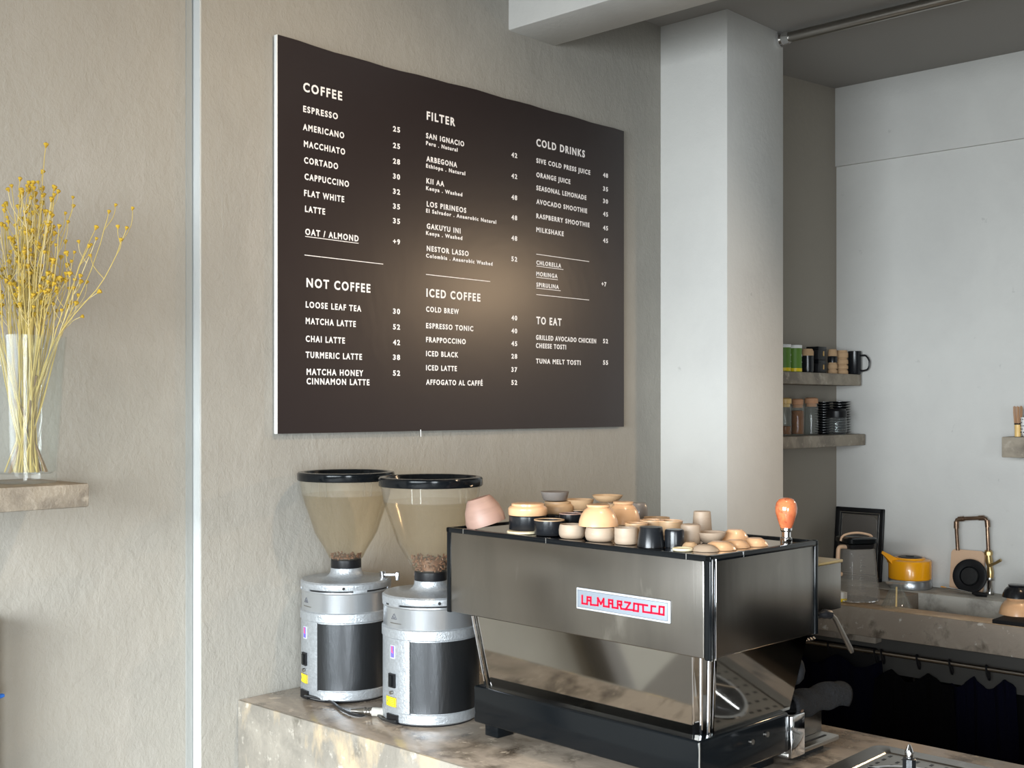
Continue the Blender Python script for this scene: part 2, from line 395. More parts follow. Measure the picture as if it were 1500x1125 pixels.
FC = {}
def text_mesh(s, off):
    cu = bpy.data.curves.new('t', 'FONT'); cu.body = s; cu.size = 1; cu.offset = off; cu.space_character = 1.3
    cu.resolution_u = 3; cu.extrude = 0.012
    o = bpy.data.objects.new('t', cu); C.objects.link(o)
    bpy.context.view_layer.update()
    me = bpy.data.meshes.new_from_object(o.evaluated_get(bpy.context.evaluated_depsgraph_get()))
    bpy.data.objects.remove(o); bpy.data.curves.remove(cu)
    return me
def lettering(name, s, u0, v0, u1, cap, under=None):
    me = text_mesh(s, .030)
    p = at(u0, v0, Y=YF); q = at(u1, v0, Y=YF)
    xs = [v.co.x for v in me.vertices]; a, b = min(xs), max(xs)
    sx = (q.x-p.x)/(b-a)
    if 'H' not in FC: ys = [v.co.y for v in text_mesh('H', .030).vertices]; FC['H'] = max(ys)-min(ys)
    sz = cap/FC['H']
    for v in me.vertices:
        x, y, z = v.co
        v.co = ((x-a)*sx+p.x-bl, -.0004-.0006*(z > 0), y*sz+p.z-bb)
    if under:
        b2 = bmesh.new(); b2.from_mesh(me)
        x1 = at(under, v0, Y=YF).x-bl
        box(b2, p.x-bl, x1, -.0010, -.0003, p.z-bb-.0065, p.z-bb-.0045)
        b2.to_mesh(me); b2.free()
    me.materials.clear(); me.materials.append(M['lettering'])
    o = bpy.data.objects.new(name, me); C.objects.link(o); o.parent = board
    return o
HD, IT, I2, SB, I3 = .0265, .0182, .0170, .0125, .0150
for s, u, v, u1 in (('COFFEE', 444, 133.3, 501), ('NOT COFFEE', 448.8, 420, 542.4), ('FILTER', 625, 174.7, 666.6), ('ICED COFFEE', 624.5, 434.3, 703.5),
                    ('COLD DRINKS', 785.6, 213.5, 856.5), ('TO EAT', 785.6, 474.3, 822.3)):
    lettering('heading', s, u, v, u1, HD)
for s, u, v, u1 in (('ESPRESSO', 444, 163.5, 494.7), ('AMERICANO', 443.5, 190, 504), ('MACCHIATO', 445, 214.7, 505.3), ('CORTADO', 445.3, 238.7, 495),
                    ('CAPPUCCINO', 446, 262.7, 511), ('FLAT WHITE', 445.3, 286.7, 504), ('LATTE', 446.7, 310, 476),
                    ('LOOSE LEAF TEA', 447.7, 450.2, 529), ('MATCHA LATTE', 447.7, 474.2, 521), ('CHAI LATTE', 447.7, 500.3, 505),
                    ('TURMERIC LATTE', 447.7, 523.8, 530), ('MATCHA HONEY', 449, 548.8, 532), ('CINNAMON LATTE', 449, 562.6, 541)):
    lettering('menu_line', s, u, v, u1, IT)
lettering('menu_line', 'OAT / ALMOND', 447, 343.5, 525, IT, 525)
for s, u, v, u1 in (('SAN IGNACIO', 624, 202, 679.7), ('ARBEGONA', 624.5, 236, 669.3), ('KII AA', 624.5, 268.3, 650.4), ('LOS PIRINEOS', 625, 302.2, 682.7),
                    ('GAKUYU INI', 625, 334.6, 674.4), ('NESTOR LASSO', 625, 367.2, 686.2), ('COLD BREW', 624, 456.3, 671.9), ('ESPRESSO TONIC', 624, 480.5, 693),
                    ('FRAPPOCCINO', 624, 500.9, 682), ('ICED BLACK', 624, 521.4, 671), ('ICED LATTE', 624, 542.2, 669), ('AFFOGATO AL CAFF\u00c9', 624, 563.3, 706.8),
                    ('SIVE COLD PRESS JUICE', 785.6, 238.2, 864.4), ('ORANGE JUICE', 785.6, 259, 835.3), ('SEASONAL LEMONADE', 785.6, 278.2, 858.8),
                    ('AVOCADO SMOOTHIE', 785.6, 298.3, 859.8), ('RASPBERRY SMOOTHIE', 785.6, 319.3, 863.4), ('MILKSHAKE', 785.6, 339.4, 825.6),
                    ('GRILLED AVOCADO CHICKEN', 785, 497.4, 873), ('CHEESE TOSTI', 785, 509.4, 829), ('TUNA MELT TOSTI', 785, 532, 850.3)):
    lettering('menu_line', s, u, v, u1, I2)
for s, u, v, u1, un in (('CHLORELLA', 785.6, 387.4, 821.8, 825), ('MORINGA', 785.6, 403.8, 816.5, 817), ('SPIRULINA', 785.6, 419.7, 818.4, 821)):
    lettering('menu_line', s, u, v, u1, I3, un)
for s, v, u1 in (('Peru . Natural', 212, 670), ('Ethiopa . Natural', 245.2, 681.3), ('Kenya . Washed', 278, 677), ('El Salvador . Anaerobic Natural', 311, 726.6),
                 ('Kenya . Washed', 343.8, 677), ('Colombia . Anaerobic Washed', 376.9, 721.3)):
    lettering('origin_line', s, 624, v, u1, SB)
for s, v in (('25', 192), ('25', 216.3), ('28', 239.2), ('30', 261.3), ('32', 283.5), ('35', 305.3), ('35', 326.7), ('+9', 357),
             ('30', 459.3), ('52', 482.2), ('42', 505), ('38', 526.8), ('52', 550)):
    lettering('price', s, 575.6, v, 585.8, .0165)
for s, v in (('42', 229.7), ('42', 260.6), ('48', 291.8), ('48', 321.4), ('48', 351.7), ('52', 382.2), ('40', 468.7), ('40', 487.7), ('45', 506.4),
             ('28', 525), ('37', 544.5), ('52', 563.5)):
    lettering('price', s, 749, v, 757.4, .0165)
for s, v in (('48', 259), ('35', 279.1), ('30', 297.1), ('45', 316.1), ('45', 336.4), ('45', 354.9), ('+7', 418.8), ('52', 502.5), ('55', 534)):
    lettering('price', s, 883.3 if s != '+7' else 881, v, 890.4 if s != '+7' else 888, .0165)
for u, v, u1 in ((446, 373.6, 561), (623.8, 402, 717.9), (785.6, 372.3, 862.8), (785.6, 431.5, 862.8)):
    p = at(u, v, Y=YF); q = at(u1, v, Y=YF)
    obj('divider_line', box(B(), p.x-bl, q.x-bl, -.0010, -.0003, p.z-bb-.001, p.z-bb+.0011), 'lettering', board)

# ------------------------------------------------------------------ coffee grinders
def grinder(label, loc, rz, lever, sd):
    g = thing('coffee_grinder', label, 'coffee grinder', loc, rz)
    r = .126
    bm = B(); lathe(bm, [(0, .004), (r-.006, .004), (r-.001, .008), (r, .03), (r-.0015, .032), (r-.0015, .216), (r+.001, .218), (r+.001, .240), (r-.002, .242), (r-.003, .243)], 64)
    obj('body', bm, 'silver_cast', g)
    obj('base_gasket', lathe(B(), [(0, 0), (r-.008, 0), (r-.006, .005), (0, .005)], 48), 'black', g)
    obj('upper_band', lathe(B(), [(r-.004, .240), (r-.003, .242), (r-.003, .292), (r-.002, .294), (r-.0005, .296), (r-.0005, .299), (r-.006, .3)], 64), 'silver_brush', g)
    obj('gap_ring', lathe(B(), [(r-.004, .299), (r-.004, .304)], 64), 'black', g)
    for a in (-88, -58, 22, 80): obj('hinge_tab', arc(B(), r-.005, r-.0006, a, a+18, .298, .305, 4), 'silver_cast', g)
    obj('lid_plate', lathe(B(), [(r-.006, .3035), (r-.001, .3035), (r, .306), (r, .319), (r-.004, .3235), (.10, .3262), (.056, .3285), (.050, .332), (.045, .338), (.043, .345), (.043, .353), (0, .353)], 64), 'silver_cast', g)
    obj('collar', lathe(B(), [(.030, .351), (.0415, .351), (.0425, .354), (.0425, .375), (.040, .378), (.030, .378)], 40), 'black', g)
    # hopper
    hp = [(.036, .372), (.047, .380), (.058, .402), (.078, .435), (.088, .453), (.1045, .503)]
    hb = [(.1045, .503), (.116, .535), (.123, .558)]
    def wall(pts): return pts+[(a-.0025, z) for a, z in reversed(pts)]
    h = obj('hopper', lathe(B(), wall(hp+hb), 64), 'hopper', g)
    obj('hopper_rim', lathe(B(), wall([(.123, .558), (.127, .580), (.130, .603)]), 64), 'hopper_clear', g)
    for a in (-22, -12, 35, 44): obj('rim_rib', arc(B(), .1265, .130, a, a+1.2, .560, .598, 1), 'hopper_clear', g)
    obj('hopper_lid', lathe(B(), [(.126, .598), (.134, .598), (.136, .601), (.136, .617), (.133, .621), (.121, .622), (.117, .620), (.114, .610), (0, .609)], 64), 'black_gloss', g)
    # front fittings
    obj('dark_panel', arc(B(), r-.002, r+.0008, -24, 112, .034, .2135, 32), 'grey_panel', g)
    obj('panel_seam', arc(B(), r-.002, r+.0002, -25, -24, .032, .215, 2), 'black', g)
    s = obj('rocker_switch', arc(B(), r-.002, r+.004, -56, -45, .093, .128, 6), 'black', g)
    obj('rocker', arc(B(), r+.003, r+.007, -53.5, -48, .097, .124, 4), 'black_gloss', s)
    a = rad(-90-51)
    bm = B(); tube(bm, [(r*cos(a), r*sin(a), .080), ((r+.006)*cos(a), (r+.006)*sin(a), .080)], .0048, 12); obj('fuse_cap', bm, 'steel_dull', g)
    lb = obj('warning_label', arc(B(), r-.002, r+.0006, -63, -44, .044, .068, 6), 'yellow', g)
    bm = B()
    for k in range(4): arc(bm, r, r+.0010, -55+k*.4, -47+k*.2, .0615-k*.0045, .0625-k*.0045, 2)
    arc(bm, r, r+.001, -61, -60, .052, .061, 1); arc(bm, r, r+.001, -60.3, -59, .055, .057, 1)
    for (p0, p1, z0, z1) in ((-63, -44, .0436, .0443), (-63, -44, .0677, .0684), (-63.3, -62.9, .0436, .0684), (-44.2, -43.8, .0436, .0684)): arc(bm, r, r+.001, p0, p1, z0, z1, 4)
    obj('label_print', bm, 'ink', lb)
    st = obj('approval_sticker', arc(B(), r-.002, r+.0005, -54, -46, .166, .200, 4), 'badge_rim', g)
    obj('sticker_print', arc(B(), r, r+.0009, -53, -47, .169, .198, 3), 'blue_print', st)
    bm = B(); arc(bm, r, r+.0013, -51.6, -49.4, .182, .197, 2); arc(bm, r, r+.0013, -50, -48.4, .180, .184, 2); obj('sticker_emblem', bm, 'red_print', st)
    bm = B()   # small triangular mark and the line of small print below it
    def q(p, z): a = rad(-90+p); return Vector(((r-.0022)*cos(a), (r-.0022)*sin(a), z))
    tri = [q(-53.5, .266), q(-49, .279), q(-44.5, .266)]
    for p, s2 in ((tri[0], tri[1]), (tri[1], tri[2]), (tri[0], tri[2]), ((tri[0]+tri[1])/2, (tri[0]+tri[2])/2+Vector((0, 0, .002))), ((tri[1]+tri[2])/2, (tri[0]+tri[2])/2)): tube(bm, [p, s2], .0007, 5)
    obj('triangle_mark', bm, 'ink', g)
    bm = B()
    for k in range(12): arc(bm, r-.003, r-.0024, -56+k*1.6, -56+k*1.6+1.1, .2545, .2565, 1)
    obj('small_print', bm, M['steel_dull'], g)
    obj('power_socket', arc(B(), r-.004, r+.006, -58, -40, .004, .026, 5), 'black', g)
    a = rad(-90+10); bm = B(); tube(bm, [((r-.004)*cos(a), (r-.004)*sin(a), .311), ((r+.002)*cos(a), (r+.002)*sin(a), .311)], .004, 12)
    obj('lid_screw', bm, 'chrome' if lever else 'black', g)
    if lever:
        a = rad(-90+92); c = Vector((cos(a), sin(a), 0)); z = Vector((0, 0, 1))
        bm = B(); tube(bm, [c*.104+z*.325, c*.104+z*.343], .009, 16); obj('clamp_knob', bm, 'chrome', g)
        bm = B(); t2 = bmesh.new(); box(t2, .11, .150, -.009, .009, .330, .336, .001); box(t2, .142, .150, -.012, .012, .318, .340, .001)
        merge(bm, t2, 0, Matrix.Rotation(a, 4, 'Z')); obj('lever', bm, 'silver_brush', g)
    return g
gr = at(631, 900, zc=3.06); gl = at(507, 900, zc=3.30)
rot_r = math.atan2(-gr.y, -gr.x)+pi/2; rot_l = math.atan2(-gl.y, -gl.x)+pi/2-rad(13)
grinder('silver grinder farther from the machine, nearest the menu wall', (gl.x, gl.y, ct), rot_l, True, 1)
grinder('silver grinder beside the machine, with more beans in its hopper', (gr.x, gr.y, ct), rot_r, False, 2)
def beans(loc, ztop, rmax, label, sd):
    rnd = random.Random(sd); bm = B()
    prof = [(.040, .380), (.052, .402), (.072, .435)]
    z = .381
    while z < ztop:
        R = rmax if z > .402 else .041+(z-.38)*.45
        for k in range(int(26 if z < ztop-.011 else 30)):
            a = rnd.uniform(0, 2*pi); q = R*(.93 if rnd.random() < .5 else math.sqrt(rnd.random())*.9)
            e = Matrix.Rotation(rnd.uniform(0, pi), 4, 'Z') @ Matrix.Rotation(rnd.uniform(0, pi), 4, 'X')
            blob(bm, (q*cos(a), q*sin(a), z+rnd.uniform(-.002, .003)), .0036, .0055, .0028, 0, 1, e)
        z += .0062
    lathe(bm, [(0, .379), (.034, .379), (min(rmax, .04)*.9, ztop-.008), (0, ztop-.004)], 20)
    tag(obj('coffee_beans', bm, 'bean', loc=loc), label, 'coffee beans', kind='stuff')
beans((gl.x, gl.y, ct), .392, .041, 'roasted brown beans just above the collar of the farther grinder', 3)
beans((gr.x, gr.y, ct), .416, .052, 'deeper heap of roasted beans in the hopper beside the machine', 4)
# cords
pts = [at(u, v, Z=ct+z) for u, v, z in ((446, 1019, .016), (462, 1022, .012), (485, 1028, .006), (500, 1039, .005), (515, 1046, .005), (530, 1048, .005), (541, 1042, .006), (550, 1044, .006), (560, 1053, .005), (570, 1056, .010), (580, 1057, .012))]
tag(obj('power_cord', tube(B(), smooth_path(pts, 5), .0036, 8), 'cord'), 'thin black cord lying on the counter between the grinders', 'cord')
t = at(533, 1042, Z=ct+.012); d = (at(556, 1040, Z=ct+.012)-at(510, 1038, Z=ct+.012)).normalized()
cn = thing('plug_connector', 'grey rubber plug connector lying between the two grinders', 'plug', t+Vector((0, 0, .0)))
bm = B(); tube(bm, [d*-.034, d*-.02, d*-.0, d*.003, d*.008, d*.011, d*.016, d*.019, d*.023], [.004, .006, .010, .0115, .0095, .0115, .0095, .0115, .0115], 12)
obj('strain_relief', bm, 'steel_dull', cn)
bm = B(); tube(bm, [d*.023, d*.06, d*.062], [.0115, .0115, .009], 14); obj('plug_body', bm, 'concrete_pale', cn)

# ------------------------------------------------------------------ espresso machine
W0 = Vector((1.986, 1.312, ct)); RM = rad(-2.5); MM = Matrix.Translation(W0) @ Matrix.Rotation(RM, 4, 'Z'); MI = MM.inverted()
em = thing('espresso_machine', 'large brushed steel espresso machine with red lettered badge', 'espresso machine', W0, RM)
LM = .79; WM = .397; zt = .505; zb = .297            # upper body
bm = B(); box(bm, .010, WM-.006, .010, LM-.008, zb+.004, zt-.012); obj('housing', bm, 'black', em)
bm = B(); box(bm, -.001, .008, .014, LM-.008, zb, zt-.010, .0025); obj('back_panel', bm, 'steel', em, ang=50)
bm = B(); box(bm, .014, WM-.008, -.001, .008, zb, zt-.010, .0025); obj('side_panel', bm, 'steel', em, ang=50)
bm = B(); box(bm, .014, WM-.008, LM-.008, LM, zb, zt-.010, .0025); obj('side_panel', bm, 'steel', em, ang=50)
bm = B(); box(bm, -.004, .012, -.004, .012, zb-.002, zt-.004, .003); obj('corner_post', bm, 'black_gloss', em)
bm = B(); box(bm, -.003, .011, LM-.010, LM+.004, zb-.002, zt-.004, .003); obj('corner_post', bm, 'black_gloss', em)
bm = B(); box(bm, WM-.008, WM+.006, -.004, .012, zb-.002, zt+.001, .003); obj('corner_post', bm, 'black_gloss', em)
bm = B(); box(bm, .0128, .0155, -.0055, -.001, zb-.002, zt-.006, .0008); box(bm, .0012, .0028, -.0052, -.0035, zb-.002, zt-.006); obj('corner_highlight_strip', bm, 'chrome', em)
bm = B()
box(bm, -.004, .010, -.004, LM+.004, zt-.012, zt, .002); box(bm, -.004, WM+.004, -.004, .010, zt-.012, zt, .002)
box(bm, WM-.008, WM+.005, -.004, LM+.004, zt-.012, zt, .002); box(bm, -.004, WM+.004, LM-.008, LM+.004, zt-.012, zt, .002)
obj('top_rail', bm, 'black_gloss', em)
for y in (.055, .45, LM-.06): obj('rail_joint', box(B(), -.0047, .0103, y, y+.0015, zt-.011, zt+.0006), 'chrome', em)
obj('rail_joint', box(B(), .11, .1115, -.0047, .0103, zt-.011, zt+.0006), 'chrome', em)
ztray = zt-.004
bm = B(); box(bm, .008, WM-.006, .008, LM-.006, zt-.016, ztray); obj('cup_tray', bm, 'mirror', em)
# badge
def mloc(u, v, x):    # point on the local plane x = const
    k = (u-750)/F
    # world of local (x,y): W0 + R(x,y)
    ax = Vector((cos(RM), sin(RM))); ay = Vector((-sin(RM), cos(RM)))
    bx = W0.x+ax.x*x; by = W0.y+ax.y*x
    xc0 = CA*bx-SA*by; zc0 = SA*bx+CA*by; xc1 = CA*ay.x-SA*ay.y; zc1 = SA*ay.x+CA*ay.y
    y = (k*zc0-xc0)/(xc1-k*zc1); zc = zc0+zc1*y
    return Vector((x, y, H+(595-v)/F*zc-W0.z))
a = mloc(845, 862, -.004); b = mloc(982, 912, -.004)
by0, by1 = b.y, a.y; bz1 = (a.z+mloc(982, 878, -.004).z)/2; bz0 = (mloc(846, 893, -.004).z+b.z)/2
bd = obj('badge', box(B(), -.006, -.001, by0, by1, bz0, bz1, .002), 'badge_rim', em)
obj('badge_face', box(B(), -.0068, -.0055, by0+.005, by1-.005, bz0+.005, bz1-.005, .0004), 'badge', bd)
bm = B()
for (y0, y1, z0, z1) in ((by0+.0045, by1-.0045, bz0+.0045, bz0+.0053), (by0+.0045, by1-.0045, bz1-.0053, bz1-.0045), (by0+.0045, by0+.0053, bz0+.0045, bz1-.0045), (by1-.0053, by1-.0045, bz0+.0045, bz1-.0045)):
    box(bm, -.0071, -.0060, y0, y1, z0, z1)
obj('badge_border', bm, 'ink', bd)
segs = [[(275, 272), (275, 365), (335, 374), (338, 288), (380, 293), (380, 382), (466, 390), (466, 302), (503, 372), (537, 312), (537, 400), (600, 409), (600, 322), (645, 328), (645, 415), (708, 425), (708, 338), (754, 344), (754, 384), (710, 378)],
        [(338, 328), (380, 334)], [(600, 364), (645, 370)], [(735, 382), (752, 430), (806, 438), (860, 360), (797, 350)], [(806, 438), (905, 449)], [(905, 455), (908, 366), (1070, 391)],
        [(960, 374), (958, 462), (905, 454)], [(1017, 383), (1020, 468), (1215, 494)], [(1118, 480), (1120, 398), (1168, 404)], [(1215, 494), (1218, 404), (1272, 411), (1270, 505), (1215, 496)]]
bm = B(); lw = .0040
for s in segs:
    P = [mloc(820+x*.12, 840+y*.12, -.0072) for x, y in s]
    for p, q in zip(P, P[1:]):
        d = (q-p).normalized(); nn = Vector((0, -d.z, d.y))*lw/2; e = d*lw/2
        prism(bm, [p-e+nn, q+e+nn, q+e-nn, p-e-nn], (-.0009, 0, 0))
obj('badge_lettering', bm, 'red', bd, smooth=False)
# lower slanted back panel
zbt = .122      # top of black base
bm = B(); prism(bm, [(.006, .048, zb+.002), (.006, .700, zb+.002), (.050, .700, zbt), (.050, .082, zbt)], (.006, 0, .001)); obj('lower_back_panel', bm, 'mirror', em, smooth=False)
bm = B(); tube(bm, [(.0, .702, zb), (.043, .702, zbt)], .003, 8); obj('panel_edge_bar', bm, 'chrome', em)
# lower side panel (polished) and its twin
for y, d_ in ((.018, .034), (.745, -.045)):
    bm = B(); prism(bm, [(.05, y, zb+.002), (WM, y, zb+.002), (.372, y+d_, zbt), (.085, y+d_, zbt)], (0, .004, .001)); obj('lower_side_panel', bm, 'mirror', em, smooth=False)
CBR = [((.005, .046, zb), (.054, .080, zbt+.001), .0028), ((.022, .038, zb), (.060, .066, zbt+.001), .0042), ((.045, .035, zb), (.073, .058, zbt+.001), .0042), ((.066, .036, zb), (.088, .058, zbt+.001), .0026)]
for p, q, r in CBR: obj('corner_bar', tube(B(), [p, q], r, 8), 'chrome', em)
for (p, q, _), (p2, q2, _2) in ((CBR[0], CBR[1]), (CBR[2], CBR[3])):
    bm = B(); prism(bm, [p, p2, q2, q], (.003, .003, 0)); obj('corner_plate', bm, 'mirror', em, smooth=False)
# black base
bm = B(); box(bm, .020, .352, .040, .720, .032, zbt, .006, seg=3); obj('base', bm, 'black_gloss', em)
for x, z in ((.205, .085), (.262, .090)): obj('base_screw', tube(B(), [(x, .0405, z), (x, .036, z)], .006, 12), 'steel_dull', em)
obj('base_corner_strip', box(B(), .018, .0205, .0385, .041, .034, zbt-.002), 'chrome', em)
for x, y in ((.04, .655), (.04, .075), (.29, .655), (.29, .075)):
    bm = B(); box(bm, x, x+.055, y, y+.045, 0, .034, .002); obj('foot', bm, 'black_gloss', em)
    
# drip tray and splash plate at the working side
tr = obj('drip_tray', box(B(), .352, .572, .042, .700, .016, .028, .003), 'steel_dull', em)
for k in range(22): obj('slot', box(B(), .43, .545, .060+k*.028, .066+k*.028, .0275, .0292), 'black', tr)
obj('tray_support', box(B(), .425, .53, .06, .66, .0, .017), 'black', em)
bm = B(); box(bm, .354, .408, .034, .075, .018, .112, .002); obj('tray_end_block', bm, 'chrome', em)
bm = B(); box(bm, .408, .570, .088, .092, .028, .115, .001); obj('splash_plate', bm, 'steel', em)
bm = B(); tube(bm, [(.40, .04, .108), (.50, .088, .118)], .004, 8); obj('cloth_bar', bm, 'copper', em)
# working side: group housing, groups, portafilters, wands
bm = B(); box(bm, WM, .560, .030, .750, .330, .440, .003); obj('group_housing', bm, 'steel', em)
bm = B(); box(bm, WM+.002, .564, .028, .752, .438, .445, .001); obj('housing_trim', bm, 'brass', em)
for y in (.24, .54):
    gp = obj('group_head', lathe(B(), [(0, 0), (.036, 0), (.038, .004), (.038, .03), (.045, .035), (.045, .075), (0, .075)], 32, (.49, y, .255)), 'chrome', em)
    bm = B(); tube(bm, [(.50, y, .262), (.56, y, .262), (.60, y, .255), (.69, y, .240)], [.012, .011, .015, .017], 14); obj('portafilter_handle', bm, 'black', gp)
obj('wand_joint', tube(B(), smooth_path([(.425, .012, .332), (.445, .004, .334), (.462, 0, .330)], 4), [.007]*3+[.0105]*5+[.008], 10), 'black', em)
obj('steam_wand', tube(B(), [(.385, .03, .325), (.40, .028, .318), (.43, .012, .330), (.462, 0, .331), (.474, -.004, .320), (.517, -.019, .246), (.520, -.020, .240)], [.005, .005, .005, .005, .0056, .0062, .005], 10), 'steel_dull', em)
bm = B()
for k in range(5): lathe(bm, [(.010, -.004), (.0145, 0), (.010, .004)], 16, (.405+.012*k, .05, .272))
lathe(bm, [(0, -.02), (.012, -.02), (.012, .02), (0, .02)], 16, (.40, .05, .272))
obj('water_tap_grip', bm, 'black', em)
bm = B(); blob(bm, (.402, .055, .205), .022, .022, .034); tube(bm, [(.402, .055, .235), (.402, .055, .33)], .006, 8); obj('steam_knob', bm, 'black_matt', em)

# towel on the splash plate
tw = thing('bar_towel', 'dark grey towel draped over the drip tray of the machine', 'towel', W0, RM)
bm = B(); n1, n2 = 30, 26; rnd = random.Random(5); grid = []
for i in range(n1+1):
    s = i/n1; row = []
    for j in range(n2+1):
        t_ = j/n2; ang = -1.9+t_*3.9
        rr = .024+.003*sin(6*s+2)+.003*sin(9*t_+5*s)
        x = .400+.245*s+.010*sin(5*t_)
        y = .088+rr*sin(ang)*1.25
        z = .110+rr*cos(ang)*1.05+.004*sin(2.2*s+1)+.003*sin(17*s+3*t_)-.006*s
        if t_ < .25: z -= (.25-t_)*.05
        row.append(bm.verts.new((x, y, z)))
    grid.append(row)
for i in range(n1):
    for j in range(n2): bm.faces.new((grid[i][j], grid[i+1][j], grid[i+1][j+1], grid[i][j+1]))
o = obj('towel_fold', bm, 'towel', tw); md = o.modifiers.new('s', 'SOLIDIFY'); md.thickness = .007; md.offset = 0
bm = B(); tube(bm, smooth_path([(.400, .09, .103), (.44, .088, .108), (.52, .086, .110), (.60, .085, .108), (.650, .083, .104), (.668, .08, .090)], 4), [.015]*20+[.011], 12)
obj('towel_core', bm, 'towel', tw)

# tamper on the top
wt = at(1166, 797, Z=ct+ztray)
tp = thing('coffee_tamper', 'burl wood handled tamper standing on top of the machine', 'tamper', (wt.x+.01, wt.y+.03, ct+ztray))
obj('metal_base', lathe(B(), [(0, 0), (.013, 0), (.0135, .002), (.0135, .010), (.010, .013), (.010, .024), (.013, .028), (.013, .034), (0, .034)], 32), 'chrome', tp)
obj('handle', lathe(B(), [(0, .030), (.012, .030), (.014, .036), (.019, .05), (.0235, .066), (.0245, .078), (.022, .089), (.016, .097), (.008, .100), (0, .1005)], 32), 'burl', tp)

# ------------------------------------------------------------------ cups and bowls
PROF = {
 'clay': [(.58, 0), (.66, .08), (.88, .40), (1, .78), (.98, 1)],
 'straight': [(.84, 0), (.95, .05), (1, .16), (1, 1)],
 'round': [(.74, 0), (.90, .10), (.99, .30), (1, .60), (.95, .88), (.90, 1)],
 'taper': [(.80, 0), (.83, .04), (1, 1)],
 'bowl': [(.56, 0), (.59, .02), (.58, .10), (.53, .13), (.70, .26), (.84, .46), (.94, .70), (1, 1)],
 'stepped': [(.80, 0), (.84, .04), (.84, .20), (.94, .30), (1, .42), (1, .92), (.97, 1)],
 'dish': [(.50, 0), (.56, .08), (.70, .22), (.92, .66), (1, 1)],
 'saucer': [(.50, 0), (.56, .05), (.60, .30), (1, .80), (1, 1)],
 'flat': [(.90, 0), (1, .2), (1, .8), (.96, 1)],
}
def vessel(name, label, kind, colour, c, r, h, inv, group, tilt=None, rim=None, cat=None):
    p = [(a*r, b*h) for a, b in PROF[kind]]; th = min(.0035, r*.12)
    pr = [(0, 0)]+p+[(p[-1][0]-th, p[-1][1]-.0002)]+[(max(a-th, .002), max(b, th*1.2)) for a, b in reversed(p[:-1]) if b > th]+[(0, th*1.3)]
    if inv: pr = [(a, h-b) for a, b in pr]
    o = obj(name, lathe(B(), pr, 36), colour, loc=c)
    if rim:
        a = p[-1][0]; z = h if not inv else 0
        obj('rim', lathe(B(), [(a-th-.0004, z-.0015), (a-th-.0004, z+.0006), (a+.0005, z+.0006), (a+.0005, z-.0015)], 36), rim, o)
    if tilt: o.rotation_euler = tilt
    return tag(o, label, cat or name, group)
ZT = ct+ztray+.0006
def cup(name, label, kind, colour, u, wd, vt, vb, zc=None, inv=False, rim=None, hmm=None, cat=None):
    """sits on the tray when zc is None, else on whatever stands below it"""
    if zc is None:
        zc = (H-ZT)*F/(vb-595); r = wd/2*zc/F; zc += r; r = wd/2*zc/F; z0 = ZT
    else:
        r = wd/2*zc/F; z0 = H-(vb-595)/F*(zc-r*.9)
    rt = r*(PROF[kind][0][0] if inv else PROF[kind][-1][0])
    z1 = H-(vt-595)/F*(zc+rt) if hmm is None else z0+hmm
    c = at(u, 0, zc=zc); c.z = z0
    return vessel(name, label, kind, colour, c, r, max(z1-z0, .006), inv, 'stoneware on top of the espresso machine', rim=rim, cat=cat)
# tipped bowl at the far left corner
pb = at(713, 760, zc=2.90)
o = vessel('bowl', 'pinkish clay bowl tipped upside down on the far left corner of the machine', 'clay', 'pink', (0, 0, 0), .050, .068, True, 'stoneware on top of the espresso machine')
o.data.transform(Matrix.Diagonal((1, 1, 1, 1)))
ax = Vector((SA, CA, 0))      # viewing axis
o.rotation_euler = Matrix.Rotation(-rad(17), 4, ax).to_euler(); o.location = (pb.x, pb.y, ZT+.012)
cup('saucer', 'cream disc under the black cup at the left front edge', 'flat', 'cream', 766, 47, 776, 783.5)
cup('cup', 'matt black cup carrying the peach stepped cup on the left', 'straight', 'cup_black', 773, 55, 757, 781, 2.845, hmm=.038)
cup('cup', 'upturned peach cup with a stepped foot, on a black cup', 'stepped', 'peach', 773, 57, 735, 756.5, 2.85, True)
cup('cup', 'glossy black cup with a tan rim, beside the black cup stack', 'straight', 'cup_black', 804.5, 44, 759, 786.5, rim='tan')
cup('cup', 'beige rounded cup under the left side of the large peach bowl', 'round', 'beige', 838, 39, 766, 790.5)
cup('cup', 'beige rounded cup under the right side of the large peach bowl', 'round', 'beige', 879, 44, 770, 795)
cup('cup', 'beige speckled cup between rounded beige cup and black tapered cup', 'straight', 'beige', 917, 34, 771, 799)
cup('cup', 'tall glossy black cup upside down at the front edge, tapering upward', 'taper', 'cup_black', 953.5, 41, 770, 803, inv=True)
cup('cup', 'smaller black cup right of the tall glossy black one', 'straight', 'cup_black', 988, 29, 774, 803, inv=True)
cup('bowl', 'large peach bowl upside down across two beige cups', 'bowl', 'peach', 876.5, 59, 737.5, 772.5, 2.66, True)
cup('bowl', 'peach bowl upside down just behind the large peach bowl', 'bowl', 'peach', 913, 51, 733.5, 768.5, 2.80, True)
cup('cup', 'tan cup hidden under the rear peach bowl', 'straight', 'tan', 913, 38, 762, 777, 2.80, hmm=.05)
cup('dish', 'shallow peach dish on top behind the two peach bowls', 'dish', 'tan', 890, 45, 723.5, 737, 2.95, cat='dish')
cup('cup', 'tan cup propping up the shallow peach dish', 'straight', 'tan', 890, 34, 736, 757, 2.95)
cup('cup', 'dark cup at the bottom of the stack behind the peach bowls', 'straight', 'cup_black', 890, 36, 755, 777, 2.95, hmm=.036)
cup('cup', 'grey glazed cup topping the stack nearest the menu board', 'taper', 'cup_grey', 813, 42, 718.5, 734, 2.98)
